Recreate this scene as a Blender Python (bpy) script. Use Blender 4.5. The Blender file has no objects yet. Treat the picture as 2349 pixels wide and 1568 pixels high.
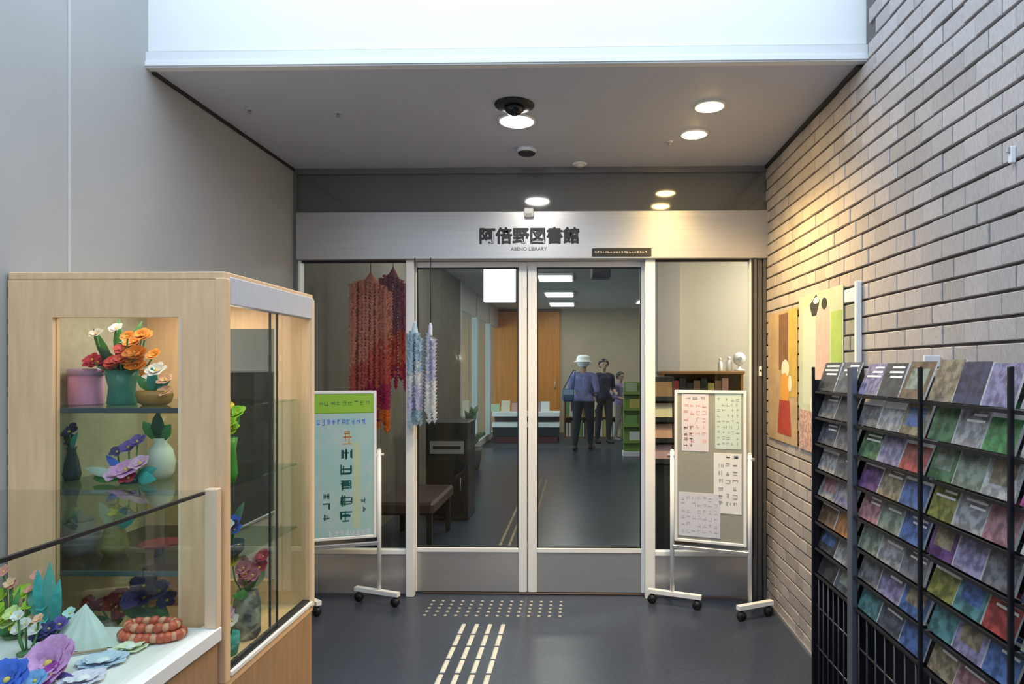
import bpy, bmesh, math, random
import numpy as np
from mathutils import Vector, Matrix
PI = math.pi
SC = bpy.context.scene
COL = SC.collection
random.seed(7)

# ------------------------------------------------------------------ camera
F, PPX, PPY, YAW, CAMZ = 1500.0, 1300.6, 843.0, math.radians(1.2), 1.427
cam = bpy.data.cameras.new('camera')
cam.sensor_fit = 'HORIZONTAL'; cam.sensor_width = 36.0
cam.lens = F / 2349 * 36.0
cam.shift_x = -(PPX - 1174.5) / 2349
cam.shift_y = (PPY - 784.0) / 2349
cam.clip_start = 0.02
camo = bpy.data.objects.new('camera', cam); COL.objects.link(camo)
camo.location = (0, 0, CAMZ); camo.rotation_euler = (PI / 2, 0, YAW)
SC.camera = camo
# ------------------------------------------------------------------ world: even daylight over the open forecourt
w = bpy.data.worlds.new('sky'); SC.world = w; w.use_nodes = True
bg = w.node_tree.nodes['Background']
bg.inputs[0].default_value = (0.68, 0.84, 1.0, 1); bg.inputs[1].default_value = 1.4
SC.view_settings.view_transform = 'Standard'; SC.view_settings.look = 'None'
SC.view_settings.exposure = 1.4; SC.view_settings.gamma = 1.0
SC.view_settings.use_curve_mapping = False

# ------------------------------------------------------------------ pixel -> place
def ray(px, py):
    x = (px - PPX) / F; z = -(py - PPY) / F
    c, s = math.cos(YAW), math.sin(YAW)
    return Vector((x * c - s, x * s + c, z))
def atY(px, py, Y):
    d = ray(px, py); t = Y / d.y
    return Vector((d.x * t, Y, CAMZ + d.z * t))
def atZ(px, py, Z):
    d = ray(px, py); t = (Z - CAMZ) / d.z
    return Vector((d.x * t, d.y * t, Z))
def atX(px, py, X):
    d = ray(px, py); t = X / d.x
    return Vector((X, d.y * t, CAMZ + d.z * t))

# ------------------------------------------------------------------ materials
MATS = {}
def mat(name, col, rough=0.5, metal=0.0, var=0.0, scale=20.0, bump=0.0, emit=0.0, stretch=None, col2=None, spec=0.5, trans=0.0):
    if name in MATS: return MATS[name]
    m = bpy.data.materials.new(name); m.use_nodes = True
    nt = m.node_tree; b = nt.nodes['Principled BSDF']
    c = (*col, 1)
    b.inputs['Base Color'].default_value = c
    b.inputs['Roughness'].default_value = rough
    b.inputs['Metallic'].default_value = metal
    b.inputs['Specular IOR Level'].default_value = spec
    if trans: b.inputs['Transmission Weight'].default_value = trans
    if emit:
        b.inputs['Emission Color'].default_value = c; b.inputs['Emission Strength'].default_value = emit
    if var or bump or col2:
        tc = nt.nodes.new('ShaderNodeTexCoord'); mp = nt.nodes.new('ShaderNodeMapping')
        nt.links.new(tc.outputs['Object'], mp.inputs[0])
        if stretch: mp.inputs['Scale'].default_value = stretch
        oi = nt.nodes.new('ShaderNodeObjectInfo'); mu = nt.nodes.new('ShaderNodeMath'); mu.operation = 'MULTIPLY'
        mu.inputs[1].default_value = 37.0; nt.links.new(oi.outputs['Random'], mu.inputs[0]); nt.links.new(mu.outputs[0], mp.inputs['Location'])
        nz = nt.nodes.new('ShaderNodeTexNoise'); nz.inputs['Scale'].default_value = scale; nz.inputs['Detail'].default_value = 5
        nt.links.new(mp.outputs[0], nz.inputs['Vector'])
        if var or col2:
            r = nt.nodes.new('ShaderNodeValToRGB'); e = r.color_ramp.elements
            if col2:
                e[0].position, e[1].position = 0.42, 0.58
                e[0].color = c; e[1].color = (*col2, 1)
            else:
                e[0].position, e[1].position = 0.25, 0.75
                e[0].color = (*[max(0, v * (1 - var)) for v in col], 1); e[1].color = (*[min(1, v * (1 + var)) for v in col], 1)
            nt.links.new(nz.outputs[0], r.inputs[0]); nt.links.new(r.outputs[0], b.inputs['Base Color'])
        if bump:
            bp = nt.nodes.new('ShaderNodeBump'); bp.inputs['Strength'].default_value = bump; bp.inputs['Distance'].default_value = 0.01
            nt.links.new(nz.outputs[0], bp.inputs['Height']); nt.links.new(bp.outputs[0], b.inputs['Normal'])
    MATS[name] = m
    return m
def glass_mat(name, tint=(0.93, 0.97, 0.95), ior=1.45, rough=0.0):
    if name in MATS: return MATS[name]
    m = bpy.data.materials.new(name); m.use_nodes = True; nt = m.node_tree
    nt.nodes.remove(nt.nodes['Principled BSDF']); out = nt.nodes['Material Output']
    t = nt.nodes.new('ShaderNodeBsdfTransparent'); t.inputs[0].default_value = (*tint, 1)
    g = nt.nodes.new('ShaderNodeBsdfGlossy'); g.inputs['Roughness'].default_value = rough
    f = nt.nodes.new('ShaderNodeFresnel'); f.inputs[0].default_value = ior
    mx = nt.nodes.new('ShaderNodeMixShader')
    ge = nt.nodes.new('ShaderNodeNewGeometry'); iv = nt.nodes.new('ShaderNodeMath'); iv.operation = 'SUBTRACT'; iv.inputs[0].default_value = 1.0
    ml = nt.nodes.new('ShaderNodeMath'); ml.operation = 'MULTIPLY'
    nt.links.new(ge.outputs['Backfacing'], iv.inputs[1]); nt.links.new(iv.outputs[0], ml.inputs[0]); nt.links.new(f.outputs[0], ml.inputs[1])
    nt.links.new(ml.outputs[0], mx.inputs[0]); nt.links.new(t.outputs[0], mx.inputs[1]); nt.links.new(g.outputs[0], mx.inputs[2])
    nt.links.new(mx.outputs[0], out.inputs[0])
    MATS[name] = m
    return m

# ------------------------------------------------------------------ mesh helper
class MB:
    def __init__(s): s.v = []; s.f = []; s.m = []; s.sm = []
    def add(s, vs, fs, mi=0, smooth=False):
        o = len(s.v); s.v += [tuple(v) for v in vs]; s.f += [tuple(o + i for i in f) for f in fs]
        s.m += [mi] * len(fs); s.sm += [smooth] * len(fs); return s
    def box(s, a, b, mi=0, M=None):
        (x0, y0, z0), (x1, y1, z1) = a, b
        vs = [Vector(p) for p in ((x0,y0,z0),(x1,y0,z0),(x1,y1,z0),(x0,y1,z0),(x0,y0,z1),(x1,y0,z1),(x1,y1,z1),(x0,y1,z1))]
        if M: vs = [M @ v for v in vs]
        return s.add(vs, [(0,3,2,1),(4,5,6,7),(0,1,5,4),(1,2,6,5),(2,3,7,6),(3,0,4,7)], mi)
    def bbox(s, a, b, bv=0.004, mi=0, M=None):           # chamfered box
        bm = bmesh.new()
        (x0, y0, z0), (x1, y1, z1) = a, b
        bmesh.ops.create_cube(bm, size=1)
        for v in bm.verts:
            v.co = Vector(((x0 + x1) / 2 + v.co.x * (x1 - x0), (y0 + y1) / 2 + v.co.y * (y1 - y0), (z0 + z1) / 2 + v.co.z * (z1 - z0)))
        bmesh.ops.bevel(bm, geom=bm.edges[:], offset=bv, segments=1, affect='EDGES', profile=0.5)
        bm.verts.index_update()
        vs = [M @ v.co if M else v.co.copy() for v in bm.verts]; fs = [tuple(v.index for v in f.verts) for f in bm.faces]
        bm.free(); return s.add(vs, fs, mi)
    def lathe(s, prof, c=(0, 0, 0), n=16, mi=0, smooth=True, M=None, cap=True):
        vs = []; fs = []; c = Vector(c)
        for r, z in prof:
            for k in range(n):
                a = 2 * PI * k / n; v = Vector((r * math.cos(a), r * math.sin(a), z))
                vs.append((M @ v if M else v) + c)
        for i in range(len(prof) - 1):
            for k in range(n):
                k2 = (k + 1) % n; fs.append((i * n + k, i * n + k2, (i + 1) * n + k2, (i + 1) * n + k))
        s.add(vs, fs, mi, smooth)
        if cap:
            o = len(s.v) - len(vs)
            s.f.append(tuple(o + k for k in range(n - 1, -1, -1))); s.m.append(mi); s.sm.append(False)
            s.f.append(tuple(o + (len(prof) - 1) * n + k for k in range(n))); s.m.append(mi); s.sm.append(False)
        return s
    def tube(s, pts, r, n=8, mi=0, r1=None):
        pts = [Vector(p) for p in pts]; N = len(pts); vs = []; fs = []
        for i, p in enumerate(pts):
            t = (pts[min(i + 1, N - 1)] - pts[max(i - 1, 0)]).normalized()
            u = t.orthogonal().normalized() if i == 0 else (u - t * u.dot(t)).normalized()
            q = t.cross(u); rr = r if r1 is None else r + (r1 - r) * i / (N - 1)
            for k in range(n):
                a = 2 * PI * k / n; vs.append(p + u * (rr * math.cos(a)) + q * (rr * math.sin(a)))
        for i in range(N - 1):
            for k in range(n):
                k2 = (k + 1) % n; fs.append((i * n + k, i * n + k2, (i + 1) * n + k2, (i + 1) * n + k))
        fs += [tuple(range(n - 1, -1, -1)), tuple((N - 1) * n + k for k in range(n))]
        return s.add(vs, fs, mi, True)
    def ball(s, c, r, n=10, mi=0, sc=(1, 1, 1)):
        c = Vector(c); h = max(4, n // 2); vs = [c + Vector((0, 0, -r * sc[2]))]; fs = []
        for i in range(1, h):
            a = -PI / 2 + PI * i / h
            for k in range(n):
                b = 2 * PI * k / n; vs.append(c + Vector((r * sc[0] * math.cos(a) * math.cos(b), r * sc[1] * math.cos(a) * math.sin(b), r * sc[2] * math.sin(a))))
        vs.append(c + Vector((0, 0, r * sc[2]))); L = len(vs) - 1
        for k in range(n):
            k2 = (k + 1) % n; fs.append((0, 1 + k2, 1 + k))
            for i in range(h - 2): fs.append((1 + i * n + k, 1 + i * n + k2, 1 + (i + 1) * n + k2, 1 + (i + 1) * n + k))
            fs.append((1 + (h - 2) * n + k, 1 + (h - 2) * n + k2, L))
        return s.add(vs, fs, mi, True)
    def mesh(s, name, mats):
        me = bpy.data.meshes.new(name); me.from_pydata(s.v, [], s.f)
        for m in (mats if isinstance(mats, (list, tuple)) else [mats]): me.materials.append(m)
        me.polygons.foreach_set('material_index', s.m); me.polygons.foreach_set('use_smooth', s.sm)
        me.update(); return me
    def build(s, name, mats, parent=None):
        return link(name, s.mesh(name, mats), parent)
def link(name, me, parent=None, loc=None):
    o = bpy.data.objects.new(name, me); COL.objects.link(o)
    if parent: o.parent = parent
    if loc is not None: o.location = loc
    return o
def tag(o, label, cat, group=None):
    o['label'] = label; o['category'] = cat
    if group: o['group'] = group
    return o
def struct(o): o['kind'] = 'structure'; return o
def thing(name, label, cat, loc=(0, 0, 0), rz=0.0, group=None):
    o = bpy.data.objects.new(name, None); COL.objects.link(o); o.empty_display_size = 0.1
    o.location = loc; o.rotation_euler = (0, 0, rz)
    return tag(o, label, cat, group)
def text_mesh(body, size, extrude=0.001, bold=0.0, thick=0.0):
    c = bpy.data.curves.new('lettering', 'FONT'); c.body = body; c.size = size; c.extrude = extrude; c.offset = bold
    c.align_x = 'CENTER'; c.align_y = 'CENTER'; c.resolution_u = 3
    o = bpy.data.objects.new('lettering', c); COL.objects.link(o)
    bpy.context.view_layer.update()
    me = bpy.data.meshes.new_from_object(o.evaluated_get(bpy.context.evaluated_depsgraph_get()))
    bpy.data.objects.remove(o); bpy.data.curves.remove(c)
    if thick:
        bm = bmesh.new()
        for q, (dx, dy) in enumerate(((0, 0), (thick, 0), (-thick, 0), (0, thick), (0, -thick))):
            n0 = len(bm.verts); bm.from_mesh(me); bm.verts.ensure_lookup_table()
            for v in bm.verts[n0:]: v.co += Vector((dx, dy, q * .0002))
        bm.to_mesh(me); bm.free()
    return me
class Ink(MB):
    def build(s, name, mats, parent=None):
        o = MB.build(s, name, mats, parent); o['kind'] = 'stuff'; return o
def marks(mb, x0, x1, z0, z1, y, rows, cols, rnd, fill=0.8, mi=0, dense=3, th=0.0008, gx=0.75, gz=0.62):
    """unreadable print: a grid of small stroke clusters standing proud of a plane facing -Y"""
    cw, ch = (x1 - x0) / cols, (z1 - z0) / rows
    for r in range(rows):
        for c in range(cols):
            if rnd.random() > fill: continue
            cx, cz = x0 + (c + .5) * cw, z1 - (r + .5) * ch; hw, hh = cw * gx / 2, ch * gz / 2; t = min(hw, hh) * .22
            for k in range(dense):
                if rnd.random() < .55:
                    q = cz + rnd.uniform(-hh, hh); e = hw * rnd.uniform(.5, 1)
                    mb.box((cx - e, y - th, q - t / 2), (cx + e, y, q + t / 2), mi)
                else:
                    q = cx + rnd.uniform(-hw, hw); e = hh * rnd.uniform(.5, 1)
                    mb.box((q - t / 2, y - th, cz - e), (q + t / 2, y, cz + e), mi)

# ------------------------------------------------------------------ palette
M_floor = mat('floor_vinyl', (0.040, 0.052, 0.082), 0.30, var=.25, scale=60, bump=.04)
M_carpet = mat('library_carpet', (0.045, 0.048, 0.056), 0.8, var=.3, scale=120)
M_wallL = mat('grey_wall_panel', (0.40, 0.395, 0.39), 0.55, var=.04, scale=3)
M_white = mat('white_panel', (0.86, 0.88, 0.90), 0.45, var=.02, scale=2)
M_ceil = mat('soffit_paint', (0.56, 0.59, 0.70), 0.6, var=.03, scale=3)
M_brick = mat('glazed_tile', (0.45, 0.405, 0.395), 0.5, var=.16, scale=70, bump=.25, stretch=(1, 3.0, .8))
M_brick2 = mat('glazed_tile_pale', (0.50, 0.45, 0.44), 0.5, var=.16, scale=70, bump=.25, stretch=(1, 3.0, .8))
M_brick3 = mat('glazed_tile_brown', (0.40, 0.36, 0.35), 0.5, var=.16, scale=70, bump=.25, stretch=(1, 3.0, .8))
M_joint = mat('tile_joint', (0.14, 0.125, 0.12), 0.9, var=.2, scale=50)
M_steel = mat('hairline_steel', (0.62, 0.61, 0.61), 0.34, metal=.75, var=.06, scale=30, stretch=(.05, 1, 6))
M_alu = mat('white_aluminium', (0.92, 0.92, 0.93), 0.32, metal=0.0)
M_alugrey = mat('grey_aluminium', (0.52, 0.52, 0.56), 0.35, metal=.6)
M_dark = mat('dark_gap', (0.02, 0.02, 0.022), 0.6)
M_black = mat('black_plastic', (0.015, 0.015, 0.017), 0.45)
M_transom = mat('smoked_transom', (0.17, 0.18, 0.19), 0.06, metal=.25, spec=.8)
M_glass = glass_mat('door_glass')
M_cglass = glass_mat('case_glass', (0.95, 0.98, 0.96))
M_wood = mat('beech', (0.86, 0.56, 0.32), 0.45, var=.10, scale=9, stretch=(6, 6, .6))
M_woodb = mat('beech_base', (0.42, 0.25, 0.13), 0.5, var=.14, scale=9, stretch=(6, 6, .6))
M_orange = mat('orange_veneer', (0.62, 0.22, 0.025), 0.4, var=.18, scale=5, stretch=(5, 5, .3))
M_brown = mat('brown_veneer', (0.23, 0.11, 0.045), 0.5, var=.2, scale=8, stretch=(1, 1, 6))
M_cream = mat('cream_wall', (0.56, 0.49, 0.40), 0.7, var=.03, scale=4)
M_paper = mat('white_paper', (0.85, 0.85, 0.85), 0.7)
M_linen = mat('beige_cloth', (0.48, 0.44, 0.32), 0.9, var=.1, scale=40)

# ------------------------------------------------------------------ the setting
XL, XR, D, YB, ZC = -1.79, 1.155, 4.10, 2.67, 2.665
YF, YE, ZI, ZT = -4.0, 14.4, 2.72, 3.4
def sbox(name, a, b, m, parent=None):
    o = MB().box(a, b).build(name, m, parent)
    return o if parent else struct(o)
sbox('floor', (XL - .1, YF, -.1), (XR + .1, 4.1, 0), M_floor)
sbox('floor_inner', (-6.0, 4.1, -.1), (6.0, 11.6, 0), M_floor)
sbox('floor_far', (-6.0, 11.6, -.1), (6.0, YE + .2, 0), M_carpet)
sbox('wall_rear_sky_block', (XL - .1, -1.5, 0), (XR + .1, -1.4, 4.4), mat('sky_block_wall', (.55, .55, .55), .7, var=.03, scale=2))  # unseen wall added behind the camera to keep low sky light off the porch
wl = sbox('wall_left', (XL - .1, YF, 0), (XL, 4.10, ZT), M_wallL)
for y in (0.45, 2.25):
    sbox('panel_joint', (XL - .001, y - .006, 0), (XL + .003, y + .006, ZT), mat('pale_joint', (.52, .51, .52), .5), wl)
sbox('ceiling', (XL, YB + .02, ZC), (XR, 4.16, ZC + .1), M_ceil)
wu = sbox('wall_upper', (XL, YB, ZC + .065), (XR, YB + .12, ZT), M_white)
tr = sbox('trim_1', (XL, YB - .015, ZC - .004), (XR, YB + .02, ZC + .062), mat('white_edge', (.80, .81, .83), .4))
sbox('shadow_groove', (XL, YB - .004, ZC + .060), (XR, YB + .01, ZC + .068), M_dark, tr)
sbox('bead', (XL, YB - .021, ZC + .002), (XR, YB - .013, ZC + .020), M_white, tr)
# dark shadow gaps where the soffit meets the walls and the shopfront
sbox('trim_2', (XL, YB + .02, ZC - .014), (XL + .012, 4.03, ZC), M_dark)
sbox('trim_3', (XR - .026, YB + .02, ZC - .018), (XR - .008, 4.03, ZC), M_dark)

# --- right wall with its face tiles
wr = sbox('wall_right', (XR, YF, 0), (XR + .2, 4.2, ZT), M_joint)
PY, PZ, BL, BH, BT = .118, .068, .1145, .0592, .012
tile_me = []
for k, m in enumerate((M_brick, M_brick2, M_brick3, M_brick)):
    mb = MB(); x0 = -BT + .0015 * (k - 1)
    c = .0022
    vs = [(x0, -BL/2 + c, -BH/2 + c), (x0, BL/2 - c, -BH/2 + c), (x0, BL/2 - c, BH/2 - c), (x0, -BL/2 + c, BH/2 - c),
          (x0 + c, -BL/2, -BH/2), (x0 + c, BL/2, -BH/2), (x0 + c, BL/2, BH/2), (x0 + c, -BL/2, BH/2),
          (0.004, -BL/2, -BH/2), (0.004, BL/2, -BH/2), (0.004, BL/2, BH/2), (0.004, -BL/2, BH/2)]
    fs = [(0, 3, 2, 1)] + [(i, (i + 1) % 4, 4 + (i + 1) % 4, 4 + i) for i in range(4)] + [(4 + i, 4 + (i + 1) % 4, 8 + (i + 1) % 4, 8 + i) for i in range(4)]
    mb.add(vs, fs); tile_me.append((mb, mb.mesh('tile', m)))
cells = []
rnd = random.Random(3)
for r in range(int(ZT / PZ)):
    off = PY / 2 if r % 2 else 0.0
    for c in range(int((4.10 - (-.4)) / PY) + 1):
        y = 4.10 - PY / 2 - off - c * PY; z = r * PZ + PZ / 2
        if z > ZC - .02 and y > YB - .06 or y > 4.05: continue
        s = F / y; px = 1332 + XR * s; py = 843 - (z - CAMZ) * s
        vis = px < 2365 and -15 < py < 1500 and not (py > 845 and px > 1870)
        cells.append((vis, s, y, z, rnd.choice((0, 0, 1, 1, 2, 3))))
cells.sort(key=lambda q: (-q[0], -q[1]))
rest = MB()
for i, (vis, s, y, z, k) in enumerate(cells):
    if i < 300:
        link('tile', tile_me[k][1], wr, (XR, y, z))
    else:
        rest.add([(v[0] + XR, v[1] + y, v[2] + z) for v in tile_me[k][0].v], tile_me[k][0].f, k % 3)
ro = rest.build('tiles', [M_brick, M_brick2, M_brick3], wr); ro['kind'] = 'stuff'
# pale skirting bead where brick meets floor
sbox('baseboard_right', (XR - .022, .3, 0), (XR - .012, 4.05, .018), M_alugrey)

# --- shopfront: transom, header, posts, sidelights, sliding doors
HB, HT = 2.097, 2.392
tz = sbox('trim_4', (XL, 4.06, HT), (XR, 4.10, ZC - .035), M_transom)
sbox('trim_5', (XL, 4.035, ZC - .035), (XR, 4.10, ZC - .001), mat('grey_frame', (.20, .20, .22), .35, metal=.4))
sbox('trim_6', (XL, 4.03, 0), (XL + .022, 4.10, ZC - .035), mat('grey_frame', (0, 0, 0)))
hd = MB().bbox((XL + .022, 4.02, HB), (XR - .004, 4.16, HT), .004).build('trim_7', M_steel); struct(hd)
post = MB().bbox((1.06, 4.03, 0), (1.082, 4.14, HB), .003).bbox((1.086, 4.045, 0), (1.118, 4.14, HB), .003).bbox((1.122, 4.035, 0), (XR - .014, 4.14, HB), .003).build('trim_8', mat('bronze_post', (.16, .16, .17), .3, metal=.6)); struct(post)
sbox('edge_strip', (1.052, 4.028, .27), (1.060, 4.06, HB), M_black, post)
lockp = MB().bbox((1.095, 4.035, 1.375), (1.113, 4.046, 1.435), .003).lathe([(.006, 0), (.006, .004)], (1.104, 4.036, 1.41), 10, 1, M=Matrix.Rotation(PI/2, 3, 'X')).build('key_switch', [M_alu, M_dark], post)
M_pull = M_alugrey
def sidelight(name, x0, x1, postL, postR):
    o = MB()
    fr = MB()
    if postL: fr.bbox((x0, 4.045, .0), (x0 + postL, 4.10, HB), .003)
    if postR: fr.bbox((x1 - postR, 4.045, .0), (x1, 4.10, HB), .003)
    fr.bbox((x0 + postL, 4.055, .262), (x1 - postR, 4.10, .292), .003)
    w = fr.build(name, M_alu); struct(w)
    MB().bbox((x0 + postL, 4.062, .015), (x1 - postR, 4.095, .262), .003).build('kick_panel', M_steel, w)
    MB().box((x0 + postL, 4.074, .292), (x1 - postR, 4.082, HB)).build('pane', M_glass, w)
    MB().box((x0 + postL, 4.066, HB - .012), (x1 - postR, 4.090, HB)).build('gasket', M_black, w)
    return w
sidelight('window_1', XL + .022, -1.04, .02, .048)
sidelight('window_2', .398, 1.052, .062, .012)
def leaf(name, x0, x1, wl_, wr_):
    Y0, Y1 = 4.112, 4.150
    d = struct(MB().bbox((x0, Y0, .012), (x0 + wl_, Y1, HB - .002), .004).bbox((x1 - wr_, Y0, .012), (x1, Y1, HB - .002), .004)
        .bbox((x0 + wl_, Y0, .262), (x1 - wr_, Y1, .292), .003).bbox((x0 + wl_, Y0, 2.06), (x1 - wr_, Y1, HB - .002), .003).build(name, M_alu))
    MB().bbox((x0 + wl_, Y0 + .006, .012), (x1 - wr_, Y1 - .006, .262), .003).build('kick_panel', M_steel, d)
    MB().box((x0 + wl_, 4.128, .292), (x1 - wr_, 4.136, 2.06)).build('pane', M_glass, d)
    g = MB()
    t = .007
    g.box((x0 + wl_, 4.118, .292), (x0 + wl_ + t, 4.144, 2.06)).box((x1 - wr_ - t, 4.118, .292), (x1 - wr_, 4.144, 2.06))
    g.box((x0 + wl_, 4.118, 2.06 - t), (x1 - wr_, 4.144, 2.06)).box((x0 + wl_, 4.118, .292), (x1 - wr_, 4.144, .292 + t))
    g.build('gasket', M_black, d)
    return d
d1 = leaf('door_1', -1.085, -.340, .05, .052)
d2 = leaf('door_2', -.332, .415, .056, .035)
rail = MB().bbox((-1.0, 4.105, 0), (.40, 4.155, .010), .003)
struct(rail.build('trim_9', mat('door_track', (.10, .07, .07), .5, metal=.5)))

# --- the library behind the glass
wi = sbox('wall_inner_left', (XL - .12, 4.16, 0), (XL, 9.7, ZI), mat('taupe_wall', (.17, .145, .115), .7, var=.15, scale=6))
sbox('wall_far', (-6.0, YE, 0), (6.0, YE + .15, ZI), mat('tan_wall', (.47, .37, .26), .8, var=.05, scale=3))
sbox('ceiling_inner', (-6.0, 4.16, ZI), (6.0, YE + .15, ZI + .12), mat('office_ceiling', (.60, .62, .58), .9, var=.05, scale=30))
sbox('wall_inner_front', (XR + .0, 4.16, 0), (6.0, 4.26, ZI), M_cream)
sbox('wall_inner_top', (XL - .12, 4.16, HT), (XR, 4.26, ZI), M_cream)
sbox('wall_inner_right', (5.9, 4.26, 0), (6.0, YE, ZI), M_cream)
pw = sbox('wall_partition', (.86, 6.05, 0), (3.4, 6.2, ZI), M_cream)
sbox('wall_pillar', (.70, 5.95, 0), (.90, 6.25, ZI), mat('pillar_grey', (.50, .46, .43), .7, var=.03, scale=3))
sbox('wall_partition_side', (3.3, 4.26, 0), (3.4, 6.05, ZI), M_cream)
# glazed side wall towards the daylight
for i, (y0, y1) in enumerate(((9.7, 11.3), (11.3, 12.9), (12.9, 14.4))):
    fr = MB().bbox((XL - .10, y0, 0), (XL, y0 + .16, ZI), .004).bbox((XL - .08, y0 + .16, 0), (XL - .02, y1, .12), .004).bbox((XL - .08, y0 + .16, 2.3), (XL - .02, y1, ZI), .004)
    wdw = struct(fr.build('window_%d' % (i + 3), mat('window_frame', (.55, .55, .53), .5)))
    MB().box((XL - .055, y0 + .16, .12), (XL - .047, y1, 2.3)).build('pane', M_glass, wdw)
def xf(mb, M):
    mb.v = [tuple(M @ Vector(v)) for v in mb.v]; return mb

# ------------------------------------------------------------------ ceiling fixtures of the porch
def lamp_light(name, kind, loc, energy, color, parent, size=.08, angle=2.2, rot=(0, 0, 0)):
    l = bpy.data.lights.new(name, kind); l.energy = energy; l.color = color
    if kind == 'SPOT': l.spot_size = angle; l.spot_blend = .7; l.shadow_soft_size = size
    elif kind == 'AREA': l.shape = 'RECTANGLE'; l.size = size; l.size_y = size
    else: l.shadow_soft_size = size
    o = bpy.data.objects.new(name, l); COL.objects.link(o); o.location = loc; o.rotation_euler = rot
    o.parent = parent
    return o
def downlight(px, py, r, col, emit, energy, label, angle=2.2):
    p = atZ(px, py, ZC)
    t = thing('downlight', label, 'downlight', (p.x, p.y, ZC), 0, 'downlights in the porch soffit')
    MB().lathe([(r * 1.16, 0), (r * 1.18, -.004), (r * 1.02, -.007), (r, -.002)], n=28, cap=False).build('trim_ring', M_alu, t)
    MB().lathe([(r * 1.0, -.002), (r * .8, -.010), (r * .4, -.014), (.002, -.015)], n=28).build('lens', mat('lens_%s' % label[:4], col, .4, emit=emit), t)
    lamp_light('bulb', 'SPOT', (0, 0, -.03), energy, col, t, r, angle)
    return t
downlight(1628, 243, .064, (1.0, .68, .25), 30, 32, 'warm round downlight nearer the white bulkhead edge, beside the tiled wall', 2.3)
downlight(1592, 307, .064, (1.0, .68, .25), 30, 38, 'warm round downlight nearer the glass doors, beside the tiled wall', 2.3)
downlight(1185, 277, .082, (1.0, .95, .86), 40, 9, 'larger white downlight behind the black ceiling dome', 2.5)
p = atZ(1180, 240, ZC)
t = thing('ceiling_dome', 'black domed ceiling camera with a wide flat flange', 'camera', (p.x, p.y, ZC))
MB().lathe([(.093, 0), (.093, -.006), (.060, -.012), (.050, -.012)], n=28).build('flange', M_black, t)
MB().lathe([(.048, -.010), (.045, -.028), (.030, -.044), (.010, -.050), (.001, -.051)], n=20).build('dome', mat('dome_gloss', (.01, .01, .012), .08), t)
p = atZ(1208, 342, ZC)
t = thing('smoke_detector', 'small grey smoke detector with dark underside close to the doors', 'smoke detector', (p.x, p.y, ZC))
MB().lathe([(.058, 0), (.058, -.014), (.050, -.022)], n=24).build('body', M_ceil, t)
MB().lathe([(.050, -.022), (.046, -.030), (.022, -.036), (.001, -.036)], n=24).build('grille', M_black, t)
p = atZ(1330, 390, ZC); p.y = min(p.y, 3.97)
t = thing('ceiling_sensor', 'small pale round sensor on the soffit above the door header', 'sensor', (p.x, p.y, ZC))
MB().lathe([(.045, 0), (.045, -.005), (.038, -.010)], n=20).build('base', M_alu, t)
MB().lathe([(.028, -.010), (.020, -.018), (.002, -.021)], n=16).build('eye', M_paper, t)
for px, py, lb_ in ((1535, 325, 'tiny sprinkler rose between the warm downlights and the smoke detector'), (775, 258, 'tiny sprinkler rose in the soffit, second from the grey wall'), (572, 250, 'tiny sprinkler rose in the soffit close to the grey wall')):
    p = atZ(px, py, ZC)
    t = thing('sprinkler_head', lb_, 'sprinkler', (p.x, p.y, ZC), 0, 'sprinkler roses in the porch soffit')
    MB().lathe([(.022, 0), (.020, -.003), (.008, -.005)], n=14).build('rosette', M_ceil, t)
    MB().lathe([(.006, -.004), (.006, -.016), (.012, -.018), (.012, -.020)], n=10).build('head', M_alugrey, t)

# ------------------------------------------------------------------ lettering on the header
c = atY(1214, 543, 4.02)
me = text_mesh('阿倍野図書館', .104, .0015, .0014, .0022); me.materials.append(M_black)
sg = link('sign_lettering', me, None, (c.x, 4.018, c.z)); sg.rotation_euler = (PI / 2, 0, 0)
tag(sg, 'black raised characters 阿倍野図書館 on the steel door header', 'lettering')
c = atY(1213, 571, 4.02)
me = text_mesh('ABENO LIBRARY', .030, .001, 0); me.materials.append(mat('grey_letter', (.16, .15, .14), .5))
sg = link('sign_lettering', me, None, (c.x, 4.018, c.z)); sg.rotation_euler = (PI / 2, 0, 0)
tag(sg, 'line of tiny grey roman capitals under the big black characters on the header', 'lettering')
a, b = atY(1358, 588, 4.02), atY(1494, 569, 4.02)
t = thing('notice_plate', 'thin black plate with white line of lettering at foot of header', 'plate', ((a.x + b.x) / 2, 4.02, a.z))
hw, hh = (b.x - a.x) / 2, b.z - a.z
MB().bbox((-hw, -.006, 0), (hw, 0, hh), .0015).build('plate', M_black, t)
mk = Ink(); marks(mk, -hw * .92, hw * .86, hh * .30, hh * .72, -.006, 1, 20, random.Random(5), 1.0, dense=5); mk.build('lettering', M_paper, t)
c = atY(1213, 487, 4.0)
t = thing('door_sensor', 'small white automatic door sensor on top edge of the steel header', 'sensor', (c.x, 4.02, c.z))
MB().bbox((-.03, -.030, -.028), (.03, 0, .028), .006).build('housing', mat('sensor_white', (.92, .92, .92), .3), t)
MB().bbox((-.02, -.033, -.020), (.02, -.029, -.006), .001).build('sensor_window', mat('sensor_window', (.55, .55, .58), .15), t)

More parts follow.
